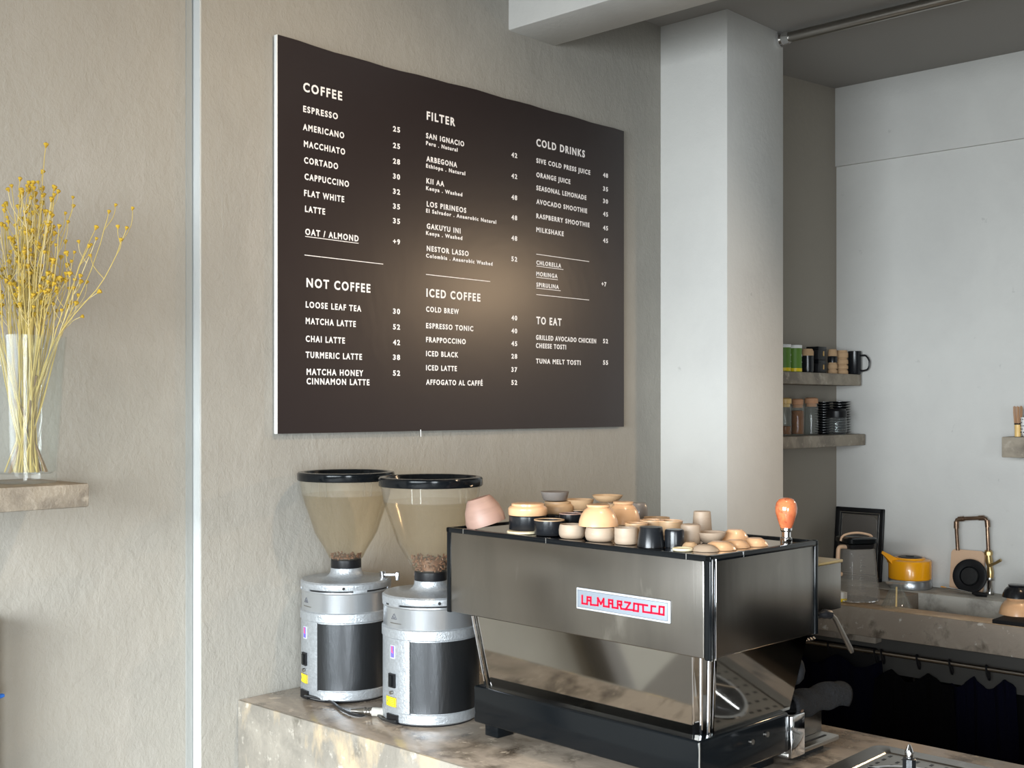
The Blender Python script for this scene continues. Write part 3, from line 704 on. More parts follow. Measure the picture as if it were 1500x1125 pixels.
cup('cup', 'olive tan stepped cup below the grey topmost cup', 'stepped', 'tan', 817, 46, 732.5, 753.5, 2.98, True)
cup('saucer', 'black saucer under the olive tan stepped cup', 'flat', 'cup_black', 817, 50, 753, 758, 2.98)
cup('cup', 'black cup at the bottom of the stack topped by the grey cup', 'straight', 'cup_black', 817, 44, 756, 775, 2.98, hmm=.030)
cup('bowl', 'tan wide bowl between grey topped stack and shallow peach dish', 'dish', 'tan', 848, 44, 729.5, 752, 3.00)
cup('cup', 'dark rimmed cup under the wide tan bowl', 'straight', 'cup_black', 848, 40, 751, 772, 3.00, rim='tan', hmm=.042)
cup('cup', 'dark cup with pinkish rim behind the glossy black cup', 'straight', 'cup_black', 836, 34, 757, 785, 2.84, rim='pink', hmm=.052)
cup('cup', 'small dark cup with tan rim tucked behind the beige rounded cups', 'straight', 'cup_black', 866, 32, 760, 785, 2.80, rim='pink', hmm=.05)
cup('cup', 'grey cup seen over the shoulder of the rear peach bowl', 'round', 'cup_grey', 934, 31, 748.5, 770, 2.96, True, hmm=.055)
cup('cup', 'tan cup behind the speckled beige cup', 'straight', 'tan', 932, 33, 769, 790, 2.66, rim='peach', hmm=.034)
cup('cup', 'tan cup with bright rim behind the tall glossy black cup', 'straight', 'tan', 955, 36, 764, 785, 2.72, rim='peach', hmm=.034)
cup('cup', 'brown rimmed cup in the second row behind the smaller black cup', 'straight', 'tan', 982, 36, 765, 786, 2.70, rim='peach', hmm=.034)
cup('cup', 'dark tan cup in the rear row under the grey cup', 'straight', 'tan', 962, 38, 761, 776, 2.90, hmm=.028)
cup('cup', 'tall beige cup standing right of the black cups', 'straight', 'beige', 1011.5, 29.5, 766.5, 797, inv=True)
cup('cup', 'beige cup widening downward behind the tall beige cup', 'taper', 'beige', 1028.5, 30, 762.5, 786, 2.80, True, hmm=.058)
cup('bowl', 'low beige bowl with pale rim right of the tall beige cup', 'dish', 'beige', 1041, 46, 783, 797.5, hmm=.024)
cup('dish', 'domed peach dish farthest back among the flat dishes at the corner', 'dish', 'peach', 1077, 42, 780, 795, inv=True, hmm=.026, cat='dish')
cup('dish', 'domed peach dish farthest right, toward the tamper', 'dish', 'peach', 1106, 39, 789, 801, inv=True, hmm=.016, cat='dish')
cup('dish', 'domed pale peach dish in the middle of the corner dishes', 'dish', 'peach', 1078, 41, 791, 803.5, inv=True, hmm=.015, cat='dish')
cup('dish', 'domed tan dish behind the dish nearest the corner', 'dish', 'peach', 1055, 48, 794, 807, inv=True, hmm=.016, cat='dish')
cup('dish', 'domed beige dish nearest the front corner of the machine', 'dish', 'beige', 1033, 41, 798, 809, inv=True, hmm=.012, cat='dish')
cup('dish', 'small tan dish peeping out behind the smaller black cup', 'dish', 'tan', 1011, 26, 797, 804, inv=True, hmm=.012, cat='dish')
cup('saucer', 'flat cream saucer at the front edge by the rail joint', 'flat', 'cream', 1000, 30, 802, 808.5, hmm=.004)

# ------------------------------------------------------------------ pitcher rinser
rx0, rx1, ry0, ry1 = 2.17, 2.63, .88, 1.268
rn = thing('pitcher_rinser', 'stainless pitcher rinser tray with spray nozzle on the counter', 'pitcher rinser', (2.40, 1.085, ct+.0005))
def L_(x, y): return x-2.40, y-1.085
a0, b0 = L_(rx0, ry0); a1, b1 = L_(rx1, ry1)
bm = B(); ri = .045
def rrect(x0, x1, y0, y1, r, n=6):
    out = []
    for cx, cy, s in ((x1-r, y1-r, 0), (x0+r, y1-r, 90), (x0+r, y0+r, 180), (x1-r, y0+r, 270)):
        for k in range(n+1): a = rad(s+90*k/n); out.append((cx+r*cos(a), cy+r*sin(a)))
    return out
loops = [(rrect(a0, a1, b0, b1, .03), 0), (rrect(a0, a1, b0, b1, .03), .003), (rrect(a0+ri, a1-ri, b0+ri, b1-ri, .012), .0035), (rrect(a0+ri+.004, a1-ri-.004, b0+ri+.004, b1-ri-.004, .010), .0005)]
rv = [[bm.verts.new((x, y, z)) for x, y in l] for l, z in loops]
for p, q in zip(rv, rv[1:]):
    for i in range(len(p)): bm.faces.new((p[i], p[(i+1) % len(p)], q[(i+1) % len(p)], q[i]))
obj('flange', bm, 'steel', rn)
bm = B(); box(bm, a0+ri, a1-ri, b0+ri, b1-ri, .0004, .0012); obj('tray_floor', bm, 'steel_dull', rn)
bm = B(); rnd = random.Random(2)
for i in range(11):
    for j in range(9):
        x = a0+ri+.02+i*.0325; y = b0+ri+.018+j*.0325
        if x*x+y*y > .125**2 and x < a1-ri-.012 and y < b1-ri-.01: obj('drain_slot', box(B(), x-.007, x+.007, y-.0032, y+.0032, .0010, .0018), 'black', rn)
obj('spray_bezel', lathe(B(), [(.112, .001), (.114, .004), (.122, .004), (.124, .001)], 48), 'chrome', rn)
obj('spray_well', lathe(B(), [(0, .0018), (.112, .0018)], 40), 'grey_panel', rn)
obj('spray_base', lathe(B(), [(0, .001), (.040, .002), (.040, .008), (.030, .016), (.012, .020), (0, .02)], 32), 'steel_dull', rn)
bm = B()
for k in range(6):
    a = k*pi/3+.3; obj('spray_arm', tube(B(), [(.01*cos(a), .01*sin(a), .024), (.108*cos(a), .108*sin(a), .010)], .0022, 8), 'chrome', rn)
obj('nozzle_nut', lathe(B(), [(0, .018), (.010, .018), (.010, .034), (.0145, .036), (.0145, .056), (.011, .058), (0, .058)], 8), 'grey_panel', rn)
obj('nozzle_tip', lathe(B(), [(0, .057), (.0085, .057), (.0095, .064), (.0095, .070), (.006, .078), (.003, .085), (0, .0865)], 20), 'chrome', rn)

# ------------------------------------------------------------------ sink worktop behind
sz = H-.852
XF = 4.64; XI = 4.755; XL = 5.186; YB1 = 2.28
sk = thing('sink_worktop', 'brown concrete sink worktop along the back wall', 'worktop', (0, 0, 0))
bm = B(); box(bm, XF, XI, -2.2, YN-.001, sz-.12, sz, .005); obj('front_rim', bm, 'concrete_sink', sk)
bm = B(); box(bm, XF+.002, XI, -2.2, YN-.002, sz-.0005, sz+.0012, .0005); obj('rim_top', bm, 'concrete_warm', sk)
bm = B(); box(bm, XL, XB-.001, -2.2, YN-.001, sz-.17, sz+.002, .006); obj('back_ledge', bm, 'concrete_pale', sk)
bm = B(); box(bm, XI, XL, -2.2, YN-.002, sz-.118, sz-.10, .002); obj('basin_floor', bm, 'concrete_sink', sk)
bm = B(); box(bm, XI, XL, 2.30, YN-.002, sz-.17, sz-.0005, .004); obj('side_deck', bm, 'concrete_sink', sk)
# support walls under it
bm = B(); box(bm, XB-.16, XB-.002, -2.2, YN-.002, 0, sz-.17); obj('rear_plinth', bm, 'concrete_sink', sk)
obj('frame_post', box(B(), XF+.17, XF+.22, 1.44, 1.52, 0, sz-.12), 'steel_dull', sk); obj('frame_beam', box(B(), XF+.17, XF+.22, .3, 2.81, sz-.30, sz-.12), 'concrete_dark', sk)

# hanging rail, rings, aprons
t = thing('apron_rail', 'thin metal rail under the sink worktop on which aprons hang', 'rail', (4.72, 0, H-1.049))
obj('rod', tube(B(), [(0, 0.3, 0), (0, 2.81, 0)], .0095, 12), 'steel_dull', t)
for y in (.6, 1.50): obj('bracket', tube(B(), [(0, y, 0), (0, y, .07)], .006, 8), 'steel_dull', t)
RX = 4.72
ring_u = [1215, 1283, 1293, 1345, 1393, 1447]
ry = [at(u, 960, X=RX).y for u in ring_u]
ring_lab = ['black ring on the rail under the worktop, half behind the steam wand', 'first black ring of the close pair on the rail', 'second black ring of the close pair on the rail',
            'black ring in the middle of the rail under the sink', 'black ring on the rail below the black disc', 'black ring on the rail farthest right']
for y, lb in zip(ry, ring_lab):
    bm = B(); tube(bm, [(RX+.019*cos(a)*.6, y+.006*sin(a), H-1.049-.014+.028*sin(a)) for a in [2*pi*k/20 for k in range(21)]], 0.0045, 6, caps=False)
    tag(obj('hanging_ring', bm, 'black'), lb, 'ring', 'black rings on the apron rail')
def apron(label, y0, y1, ztop, zbot, m, ph, x):
    bm = B(); n1, n2 = 40, 18; g = []
    for i in range(n1+1):
        s = i/n1; row = []
        for j in range(n2+1):
            t_ = j/n2
            top = ztop-.045*abs(sin(pi*s*2+ph))**1.5*(1-t_)-.02*s
            pinch = 1-.10*(1-t_)
            yy = (y0+y1)/2+(y1-y0)*(s-.5)*pinch
            row.append(bm.verts.new((x+.018*sin(s*17+ph)*(.3+t_)+.006*sin(s*41+3*t_), yy, top+(zbot-top)*t_)))
        g.append(row)
    for i in range(n1):
        for j in range(n2): bm.faces.new((g[i][j], g[i+1][j], g[i+1][j+1], g[i][j+1]))
    o = obj('apron', bm, m); md = o.modifiers.new('s', 'SOLIDIFY'); md.thickness = .004
    tag(o, label, 'apron', 'aprons hanging under the sink')
apron('navy apron hanging on the rail nearest the machine', ry[2], 2.75, H-1.085, .10, 'navy', .2, 4.765)
apron('black apron hanging in the middle of the rail', ry[4]-.02, ry[2]+.06, H-1.10, .12, 'black_cloth', 1.3, 4.735)
apron('dark navy apron hanging at the right end of the rail', ry[5]-.10, ry[4]+.04, H-1.09, .08, 'navy', 2.2, 4.785)
apron('black cloth curtain behind the aprons at the right of the rail', -.6, ry[5]-.02, H-1.13, .06, 'black_cloth', .9, 4.87)
tag(obj('storage_crate', box(B(), 4.80, 5.15, 2.30, 2.78, sz-.48, sz-.19, .03, seg=4), 'black'), 'black storage crate tucked right under the sink worktop', 'crate')
# black sheet standing in for the shade under the sink
tag(obj('shade_panel', box(B(), 5.10, 5.13, -2.2, 2.28, .02, sz-.2, .003), 'black_matt'), 'black sheet standing in for the shade behind the aprons', 'panel')

# ------------------------------------------------------------------ things on the sink
zl2 = sz+.0022
# framed tray leaning in the corner
ft = thing('oven_tray', 'black rimmed baking tray leaning in the corner of the back wall', 'tray', (XB-.045, 2.69, zl2))
ft.rotation_euler = (0, rad(6), 0)
w2 = .127; hh = .352
obj('tray_back', box(B(), .004, .010, -w2+.004, w2-.004, .004, hh-.004), 'steel_dull', ft)
bm = B()
for (y0, y1, z0, z1) in ((-w2, -w2+.022, 0, hh), (w2-.022, w2, 0, hh), (-w2, w2, 0, .022), (-w2, w2, hh-.022, hh)): box(bm, -.004, .012, y0, y1, z0, z1, .003)
for (y0, y1, z0, z1) in ((-w2+.026, -w2+.032, .026, hh-.026), (w2-.032, w2-.026, .026, hh-.026), (-w2+.026, w2-.026, .026, .032), (-w2+.026, w2-.026, hh-.032, hh-.026)): box(bm, -.002, .006, y0, y1, z0, z1, .002)
obj('tray_rim', bm, 'black', ft)
bm = B(); prism(bm, [(.0, y, z) for y, z in [(p-.0, q+hh/2) for p, q in rrect(-w2+.036, w2-.036, -hh/2+.036, hh/2-.036, .03)]], (.004, 0, 0)); obj('tray_surface', bm, 'tray_grey', ft)

# blender jug
jp = at(1262, 884, Z=sz); jd = Vector((SA, CA, 0))*.075
jg = thing('blender_jug', 'clear square measuring jug with black lid on the sink worktop', 'jug', (jp.x+jd.x, jp.y+jd.y, sz+.0015), rad(-47+12))
def sq(r, z, c=.3): return [(x, y, z) for x, y in rrect(-r, r, -r, r, r*c, 4)]
def loft(bm, rings, cap0=False, cap1=False, mi=0):
    R = [[bm.verts.new(p) for p in q] for q in rings]
    for a, b in zip(R, R[1:]):
        for i in range(len(a)): bm.faces.new((a[i], a[(i+1) % len(a)], b[(i+1) % len(b)], b[i])).material_index = mi
    if cap0: bm.faces.new(R[0][::-1])
    if cap1: bm.faces.new(R[-1])
    return bm
obj('jug_body', loft(B(), [sq(.078, .004), sq(.080, .02), sq(.062, .225), sq(.058, .23), sq(.056, .225), sq(.074, .02), sq(.072, .012)], True, True), 'jug', jg)
obj('jug_base_ring', lathe(B(), [(0, 0), (.088, 0), (.092, .004), (.09, .008), (.07, .010)], 36), 'chrome', jg)
bm = B()
for k in range(14):
    z = .05+k*.012; x = -.0795+(z-.02)*(.018/.205)*0+.0
    r = .080-(z-.02)*.018/.205
    box(bm, -.02, -.02+(.026 if k % 3 == 0 else .014), -r-.0006, -r, z, z+.0012)
    box(bm, r, r+.0006, -.03, -.03+(.026 if k % 3 == 0 else .014), z, z+.0012)
obj('measuring_marks', bm, 'ink', jg)['kind'] = 'stuff'
obj('spout_lip', loft(B(), [sq(.050, .226), sq(.060, .236), sq(.062, .25)], True, True), 'black', jg)
obj('jug_lid', loft(B(), [sq(.056, .25), sq(.070, .256), sq(.070, .274), sq(.060, .280)], True, True), 'black_gloss', jg)
bm = B(); tube(bm, smooth_path([(-.075, .0, .262), (-.06, 0, .286), (0, 0, .296), (.06, 0, .286), (.075, 0, .276)], 5), .005, 8); obj('lid_handle', bm, 'wood_pink', jg)
bm = B(); tube(bm, smooth_path([(-.058, -.02, .238), (-.092, -.02, .236), (-.098, -.02, .20), (-.098, -.02, .13), (-.080, -.02, .12)], 5), .009, 8); obj('jug_handle', bm, 'wood_pink', jg)
# small carton
p = at(1233, 884, Z=sz)
cb = thing('small_carton', 'small white and yellow carton beside the blender jug', 'carton', (p.x+.02, p.y+.05, sz+.0015), rad(-30))
obj('carton_body', box(B(), -.05, .05, -.03, .03, .014, .042, .001), 'white', cb); obj('carton_base', box(B(), -.05, .05, -.03, .03, 0, .014, .001), 'yellow', cb)
# glass dripper cone
p = at(1323, 893, Z=sz)
dp = thing('glass_dripper', 'clear glass cone dripper upside down on the sink rim', 'dripper', (p.x+.035, p.y+.045, sz+.0015))
obj('cone', lathe(B(), [(.062, 0), (.064, .002), (.022, .088), (.018, .098), (.016, .098), (.020, .086), (.060, .002), (.062, 0)], 28), 'glass', dp)
for k in range(12):
    a = k*pi/6; obj('cone_rib', tube(B(), [(.061*cos(a), .061*sin(a), .004), (.023*cos(a), .023*sin(a), .084)], .0016, 6), 'glass', dp)
obj('cone_flange', lathe(B(), [(.018, .096), (.044, .100), (.045, .104), (.043, .106), (.016, .104)], 32), 'jug', dp)
obj('inner_stem', tube(B(), [(-.004, 0, .002), (.0, 0, .085)], .004, 8), 'bamboo', dp)

# orange kettle
kp = at(1341, 864.5, Z=zl2); kd = Vector((SA, CA, 0))*.095
kt = thing('camping_kettle', 'bright orange kettle with pointed spout on a silver base', 'kettle', (min(kp.x+kd.x, XB-.10), kp.y+kd.y-.01, zl2), math.atan2(-CA, SA)+pi)
obj('silver_base', lathe(B(), [(0, 0), (.093, 0), (.097, .004), (.098, .02), (.094, .034), (.098, .036), (.098, .042), (.09, .044), (0, .044)], 48), 'silver_brush', kt)
obj('kettle_body', lathe(B(), [(0, .042), (.093, .042), (.097, .046), (.097, .124), (.094, .129), (.080, .133), (.070, .135), (.068, .141), (.056, .142), (.055, .137), (0, .137)], 48), 'orange', kt)
obj('kettle_lid', lathe(B(), [(0, .138), (.054, .138), (.054, .142), (.050, .145), (.02, .146), (.018, .149), (0, .150)], 32), 'black', kt)
bm = B(); loft(bm, [[(.085, -.026, .100), (.085, .026, .100), (.060, .022, .134), (.060, -.022, .134)], [(.118, -.012, .142), (.118, .012, .142), (.100, .012, .156), (.100, -.012, .156)], [(.138, -.004, .162), (.138, .004, .162), (.132, .004, .172), (.132, -.004, .172)]], True, True)
obj('spout', bm, 'orange', kt, ang=60)
obj('spout_rivet', tube(B(), [(.093, -.02, .118), (.096, -.028, .118)], .0035, 8), 'black', kt)

# tap of copper pipes with brass valve
xw = XB-.055
def wp(u, v, x=xw): return at(u, v, X=x)
tapo = thing('pipe_tap', 'makeshift copper pipe tap with a brass valve behind the sink', 'tap', (0, 0, 0))
pbt = wp(1450, 868); pbt.z = zl2
obj('chrome_riser', tube(B(), [pbt, wp(1451, 848)], .0135, 16), 'chrome', tapo)
for v in (871, 848): 
    c = wp(1450, v); obj('collar_nut', lathe(B(), [(0, -.006), (.018, -.006), (.019, 0), (.018, .006), (0, .006)], 16, (c.x, c.y, max(c.z, zl2+.006))), 'steel_dull', tapo)
vv = obj('valve_body', tube(B(), [wp(1451, 849), wp(1451, 838), wp(1450, 830), wp(1449, 822), wp(1448, 812), wp(1448, 806)], [.012, .014, .011, .017, .013, .015], 16), 'brass', tapo)
obj('valve_nut', tube(B(), [wp(1448, 813), wp(1448, 808)], .019, 8), 'brass', vv)
p = wp(1451, 827); obj('valve_lever', tube(B(), [p, p+Vector((-.03, -.006, .0)), p+Vector((-.040, -.035, .012)), p+Vector((-.042, -.062, .030))], [.009, .008, .006, .007], 10), 'brass', vv)
obj('copper_pipe', tube(B(), [wp(1448, 808), wp(1446, 764), wp(1444, 760), wp(1440, 758.5), wp(1406, 760), wp(1402, 761), wp(1400.5, 765), wp(1403, 806)], .0085, 12), 'copper', tapo)
for (a, b) in (((1447, 772), (1446, 762)), ((1401, 774), (1401, 764)), ((1442, 758.5), (1434, 758.8)), ((1412, 759.8), (1404, 760.4))): obj('pipe_elbow', tube(B(), [wp(*a), wp(*b)], .0115, 12), 'copper', tapo)
# pale board + black disc leaning
pw = [at(1398, 803, X=XB-.022), at(1444, 804, X=XB-.022)]
bo = thing('cutting_board', 'pale wooden board with rounded corners leaning behind the tap', 'board', (XB-.062, (pw[0].y+pw[1].y)/2+.004, zl2)); bo.rotation_euler = (0, rad(8), 0)
wb = (pw[0].y-pw[1].y)/2+.004; hb_ = pw[0].z-zl2
bm = B(); prism(bm, [(0, y, z+hb_/2) for y, z in rrect(-wb, wb, -hb_/2, hb_/2, .02)], (.014, 0, 0)); obj('board_panel', bm, 'wood_pink', bo, smooth=False)
dc = at(1419, 840, X=XB-.105); R = 25.3*depth(dc)/F
di = thing('black_lid', 'round black lid with a ringed centre leaning against the pale board', 'lid', (dc.x+.012, dc.y, zl2+R+.001))
di.rotation_euler = (0, -pi/2+rad(12), 0)
obj('lid_disc', lathe(B(), [(0, -.004), (R-.004, -.004), (R, 0), (R-.002, .006), (R-.012, .008), (R*.62, .004), (R*.56, .004), (0, .003)], 48), 'black', di)
obj('lid_ring', lathe(B(), [(R*.50, .003), (R*.52, .008), (R*.56, .008), (R*.58, .003)], 40), 'black_gloss', di)
obj('lid_centre', lathe(B(), [(0, .0065), (R*.48, .006), (R*.50, .003)], 40), 'grey_panel', di)
# spoon
p, q = at(1378, 860, Z=zl2+.02), at(1424, 869, Z=zl2+.012)
sp = thing('steel_tongs', 'steel handled utensil with a dark end lying before the board', 'utensil', p)
p2 = p; d = q-p; q2 = at(1446, 872, Z=zl2+.008)-p
obj('steel_handle', tube(B(), [Vector((0, 0, 0)), d*.05, d*.6, d], [.004, .0075, .007, .004], 12), 'chrome', sp)
obj('dark_blade', tube(B(), [d, d+(q2-d)*.3, q2], [.005, .012, .008], 8), 'black', sp)
# bowls at the right edge on a black slab
m0 = at(1462, 908, Z=sz+.012)
tag(obj('slate_mat', box(B(), m0.x-.03, m0.x+.16, m0.y-.42, m0.y+.012, sz+.0015, sz+.0165, .002), 'black_matt'), 'black slab lying on the sink rim under the two bowls', 'mat')
p = at(1500, 904, Z=sz+.017)
g2 = 'bowls on the black slab'
vessel('bowl', 'glossy peach bowl upside down on the black slab', 'bowl', 'peach', (p.x+.05, p.y+.045, sz+.0168), .068, .068, True, g2)
vessel('bowl', 'black bowl upside down on top of the peach bowl by the sink', 'bowl', 'cup_black', (p.x+.05, p.y+.045, sz+.0852), .056, .05, True, g2)

# ------------------------------------------------------------------ niche shelves
z1 = H+.1555
def on(u, Y, z): q = at(u, 0, Y=Y); return Vector((q.x, q.y, z))
def wr(wd, p): return wd/2*depth(p)/F
def hgt(px, p): return px*depth(p)/F
def tin(label, u, px, wd):
    p = on(u, 2.735, z1); r = wr(wd, p); h = hgt(px, p)
    t = thing('tea_tin', label, 'tin', p, 0, 'green tins on the upper shelf')
    obj('tin_body', lathe(B(), [(0, 0), (r, 0), (r, h*.88), (0, h*.88)], 32), 'green', t)
    obj('tin_lid', lathe(B(), [(0, h*.88), (r+.001, h*.88), (r+.001, h*.985), (r-.002, h), (0, h)], 32), 'white', t)
    obj('yellow_band', lathe(B(), [(r+.0004, h*.03), (r+.0006, h*.03), (r+.0006, h*.15), (r+.0004, h*.15)], 32), 'yellow', t)
    bm = B()
    for k, (zz, w_) in enumerate(((.62, 22), (.58, 16), (.36, 14))): arc(bm, r, r+.0009, 12, 12+w_, h*zz, h*(zz+.025), 3)
    obj('tin_print', bm, 'white', t)
tin('green tin half hidden by the pillar edge', 1148.5, 40.5, 20)
tin('green tin fully in view beside the brown topped jar', 1164.5, 40, 20)
p = on(1183, 2.73, z1); r = wr(17.5, p)
t = thing('jar', 'black jar with a tan domed top on the upper shelf', 'jar', p)
obj('jar_body', lathe(B(), [(0, 0), (r*.92, 0), (r, hgt(6, p)), (r, hgt(25, p)), (0, hgt(25, p))], 28), 'cup_black', t)
obj('jar_top', lathe(B(), [(r*.98, hgt(25, p)), (r, hgt(26, p)), (r, hgt(31, p)), (r*.8, hgt(35, p)), (0, hgt(35.5, p))], 28), 'kraft', t)
p = on(1196, 2.745, z1)
for k, lb in enumerate(('lower black box with gold mark on the upper shelf', 'upper black box with gold mark on the upper shelf')):
    t = thing('gift_box', lb, 'box', p+Vector((0, 0, k*hgt(19.6, p))), 0, 'black boxes on the upper shelf')
    a = wr(24, p); hb2 = hgt(19.2, p)
    obj('box_body', box(B(), -a, a, -a*.8, a*.8, 0, hb2*.75, .002), 'black', t); obj('box_lid', box(B(), -a-.001, a+.001, -a*.8-.001, a*.8+.001, hb2*.72, hb2, .002), 'black_gloss', t)
    obj('gold_mark', box(B(), a*.15, a*.40, -a*.8-.0018, -a*.8, hb2*.30, hb2*.66, .0005), 'gold', t)
gk = 'stacked small cups on the upper shelf'
def stack(u, wd, items, Y, base):
    p = on(u, Y, base); r = wr(wd, p); z = base
    for kind, colr, px, lb in items:
        h = hgt(px, p); vessel('cup', lb, kind, colr, (p.x, p.y, z), r, h, True, gk); z += h+.0004
stack(1219.5, 14, [('stepped', 'kraft', 7.5, 'lowest tan cup of the left stack on the upper shelf'), ('stepped', 'kraft', 9, 'second tan cup of the left stack on the upper shelf'),
                   ('straight', 'cup_black', 9, 'black cup in the left stack on the upper shelf'), ('taper', 'kraft', 10, 'top tan cup of the left stack on the upper shelf')], 2.73, z1)
stack(1233.5, 17.5, [('stepped', 'kraft', 7.5, 'lowest tan cup of the right stack on the upper shelf'), ('stepped', 'kraft', 7, 'second tan cup of the right stack on the upper shelf'),
                   ('stepped', 'kraft', 9, 'third tan cup of the right stack on the upper shelf'), ('stepped', 'kraft', 11, 'top tan cup of the right stack on the upper shelf')], 2.72, z1)
p = on(1252, 2.70, z1); r = wr(19, p); h = hgt(34, p)
mg = thing('mug', 'black mug with a round handle at the end of the upper shelf', 'mug', p, -pi/2+.15)
obj('mug_body', lathe(B(), [(0, 0), (r*.9, 0), (r, .006), (r, h), (r-.004, h), (r-.004, .006), (0, .005)], 32), 'cup_black', mg)
obj('handle', tube(B(), smooth_path([(r-.002, 0, h*.80), (r+.022, 0, h*.80), (r+.040, 0, h*.55), (r+.032, 0, h*.22), (r-.002, 0, h*.14)], 5), .0042, 8), 'cup_black', mg)
# lower shelf
z2 = H-.1355
def cork_jar(label, u, px, wd, fill, lid, mlid):
    p = on(u, 2.735, z2); r = wr(wd, p); h = hgt(px, p)
    t = thing('glass_jar', label, 'jar', p, 0, 'cork lidded jars on the lower shelf')
    hb = h*.84
    obj('glass', lathe(B(), [(0, 0), (r*.94, 0), (r, .006), (r, hb*.85), (r*.86, hb*.96), (r*.8, hb), (r*.76, hb), (r*.82, hb*.95), (r*.93, hb*.84), (r*.93, .008), (0, .006)], 32), 'glass', t)
    if fill: obj('contents', lathe(B(), [(0, .008), (r*.9, .008), (r*.9, hb*fill), (0, hb*fill+.003)], 28), 'spice', t)
    obj('stopper', lathe(B(), [(0, hb*.9), (r*.74, hb*.9), (r*.76, hb), (r*(.98 if lid else .84), hb+.001), (r*(.98 if lid else .86), h*.97), (r*.6, h), (0, h)], 28), mlid, t)
cork_jar('glass jar with a pale round stopper half hidden by the pillar', 1150, 56, 19, .3, 1, 'bamboo')
cork_jar('cork stoppered jar filled with brown spice on the lower shelf', 1168.5, 54, 19.5, .80, 0, 'cork')
cork_jar('nearly empty cork stoppered jar in front of the dark plates', 1188.5, 55, 20, .0, 1, 'cork')
ORD = 'first second third fourth fifth sixth seventh eighth ninth tenth eleventh twelfth thirteenth'.split()
for s, (u, Y, n, wd) in enumerate(((1207, 2.757, 13, 26), (1230, 2.745, 13, 31))):
    p = on(u, Y, z2); r = wr(wd, p); lb = ('dark plate in the left stack on the lower shelf', 'dark plate in the right stack behind the black lidded jar')[s]
    dz = hgt(48, p)/n; first = None
    for k in range(n):
        if first is None:
            first = obj('plate', lathe(B(), [(0, 0), (r*.55, 0), (r*.6, dz*.25), (r, dz*.72), (r, dz*.86), (r*.6, dz*.45), (0, dz*.4)], 28), 'cup_black'); o = first
        else: o = first.copy(); C.objects.link(o)
        o.location = (p.x, p.y, z2+k*dz)
        tag(o, ORD[k]+' from the bottom: '+lb, 'plate', ('left', 'right')[s]+' stack of dark plates on the lower shelf')
p = on(1225.5, 2.690, z2); r = wr(30, p); h = hgt(38, p)
t = thing('coffee_server', 'round glass jar with a black lid before the plates', 'jar', p)
obj('glass', lathe(B(), [(0, 0), (r*.88, 0), (r, .010), (r, h*.60), (r*.92, h*.70), (r*.88, h*.70), (r*.95, h*.6), (r*.95, .012), (0, .006)], 32), 'glass', t)
obj('black_lid', lathe(B(), [(0, h*.66), (r*.96, h*.66), (r*.98, h*.72), (r*.98, h*.9), (r*.8, h), (0, h)], 32), 'black', t)
# whisk on the right shelf
p = at(1491, 640, X=5.28); zz = H-.1335
wk = thing('matcha_whisk', 'bamboo whisk standing upright on the short shelf', 'whisk', (p.x, p.y, zz))
ph = 44*depth(p)/F; rr = 5.0*depth(p)/F
obj('whisk_handle', lathe(B(), [(0, 0), (rr*.88, 0), (rr*.9, ph*.30), (rr*.95, ph*.32), (rr*.9, ph*.34), (rr*.92, ph*.41), (0, ph*.41)], 20), 'bamboo', wk)
obj('thread_binding', lathe(B(), [(0, ph*.40), (rr*1.0, ph*.40), (rr*1.0, ph*.45), (0, ph*.45)], 20), 'black_matt', wk)
bm = B()
for k in range(26):
    a = 2*pi*k/26; q = 1 if k % 2 else .7
    tube(bm, [(rr*.9*q*cos(a), rr*.9*q*sin(a), ph*.43), (rr*1.2*q*cos(a), rr*1.2*q*sin(a), ph*.8), (rr*1.22*q*cos(a), rr*1.22*q*sin(a), ph*(.98+.02*(k % 3)))], .0016, 5)
o = obj('tines', bm, 'bamboo_dark', wk); o['kind'] = 'stuff'
p = at(1509, 640, X=5.28)
t = thing('patterned_cup', 'white cup with black dots at the picture edge on the short shelf', 'cup', (p.x, p.y, zz))
obj('cup_body', lathe(B(), [(0, 0), (.026, 0), (.036, .02), (.038, .085), (.035, .085), (.033, .02), (0, .006)], 28), 'white', t)
bm = B()
for k in range(14):
    for j in range(5): a = k*2*pi/14+.2*j; blob(bm, (.0375*cos(a), .0375*sin(a), .02+j*.014), .003, .003, .003, 0, 1)
obj('dots', bm, 'black', t)

# ------------------------------------------------------------------ vase and dried flowers
vc = at(38, 600, zc=2.66); vx, vy = vc.x, vc.y; vz = zs+.0005
vh = at(38, 493, zc=2.66).z-vz
vs_ = tag(obj('glass_vase', lathe(B(), [(0, 0), (.062, 0), (.0655, .003), (.066, .02), (.074, vh*.45), (.0865, vh), (.0835, vh), (.071, vh*.45), (.0625, .026), (.055, .021), (0, .019)], 64), 'glass', loc=(vx, vy, vz)),
          'tall flared clear glass vase on the left concrete shelf', 'vase')
rt_ = Vector((CA, -SA, 0)); fw = Vector((SA, CA, 0)); up = Vector((0, 0, 1))
bm = B(); blob(bm, (0, 0, 0), .0054, .0054, .0036, 0, 1)
lathe(bm, [(0, -.0075), (.001, -.0075), (.0042, -.0015), (0, 0)], 6)
_h = obj('flower_head', bm, 'bud'); HEAD = _h.data; bpy.data.objects.remove(_h)
rnd = random.Random(11)
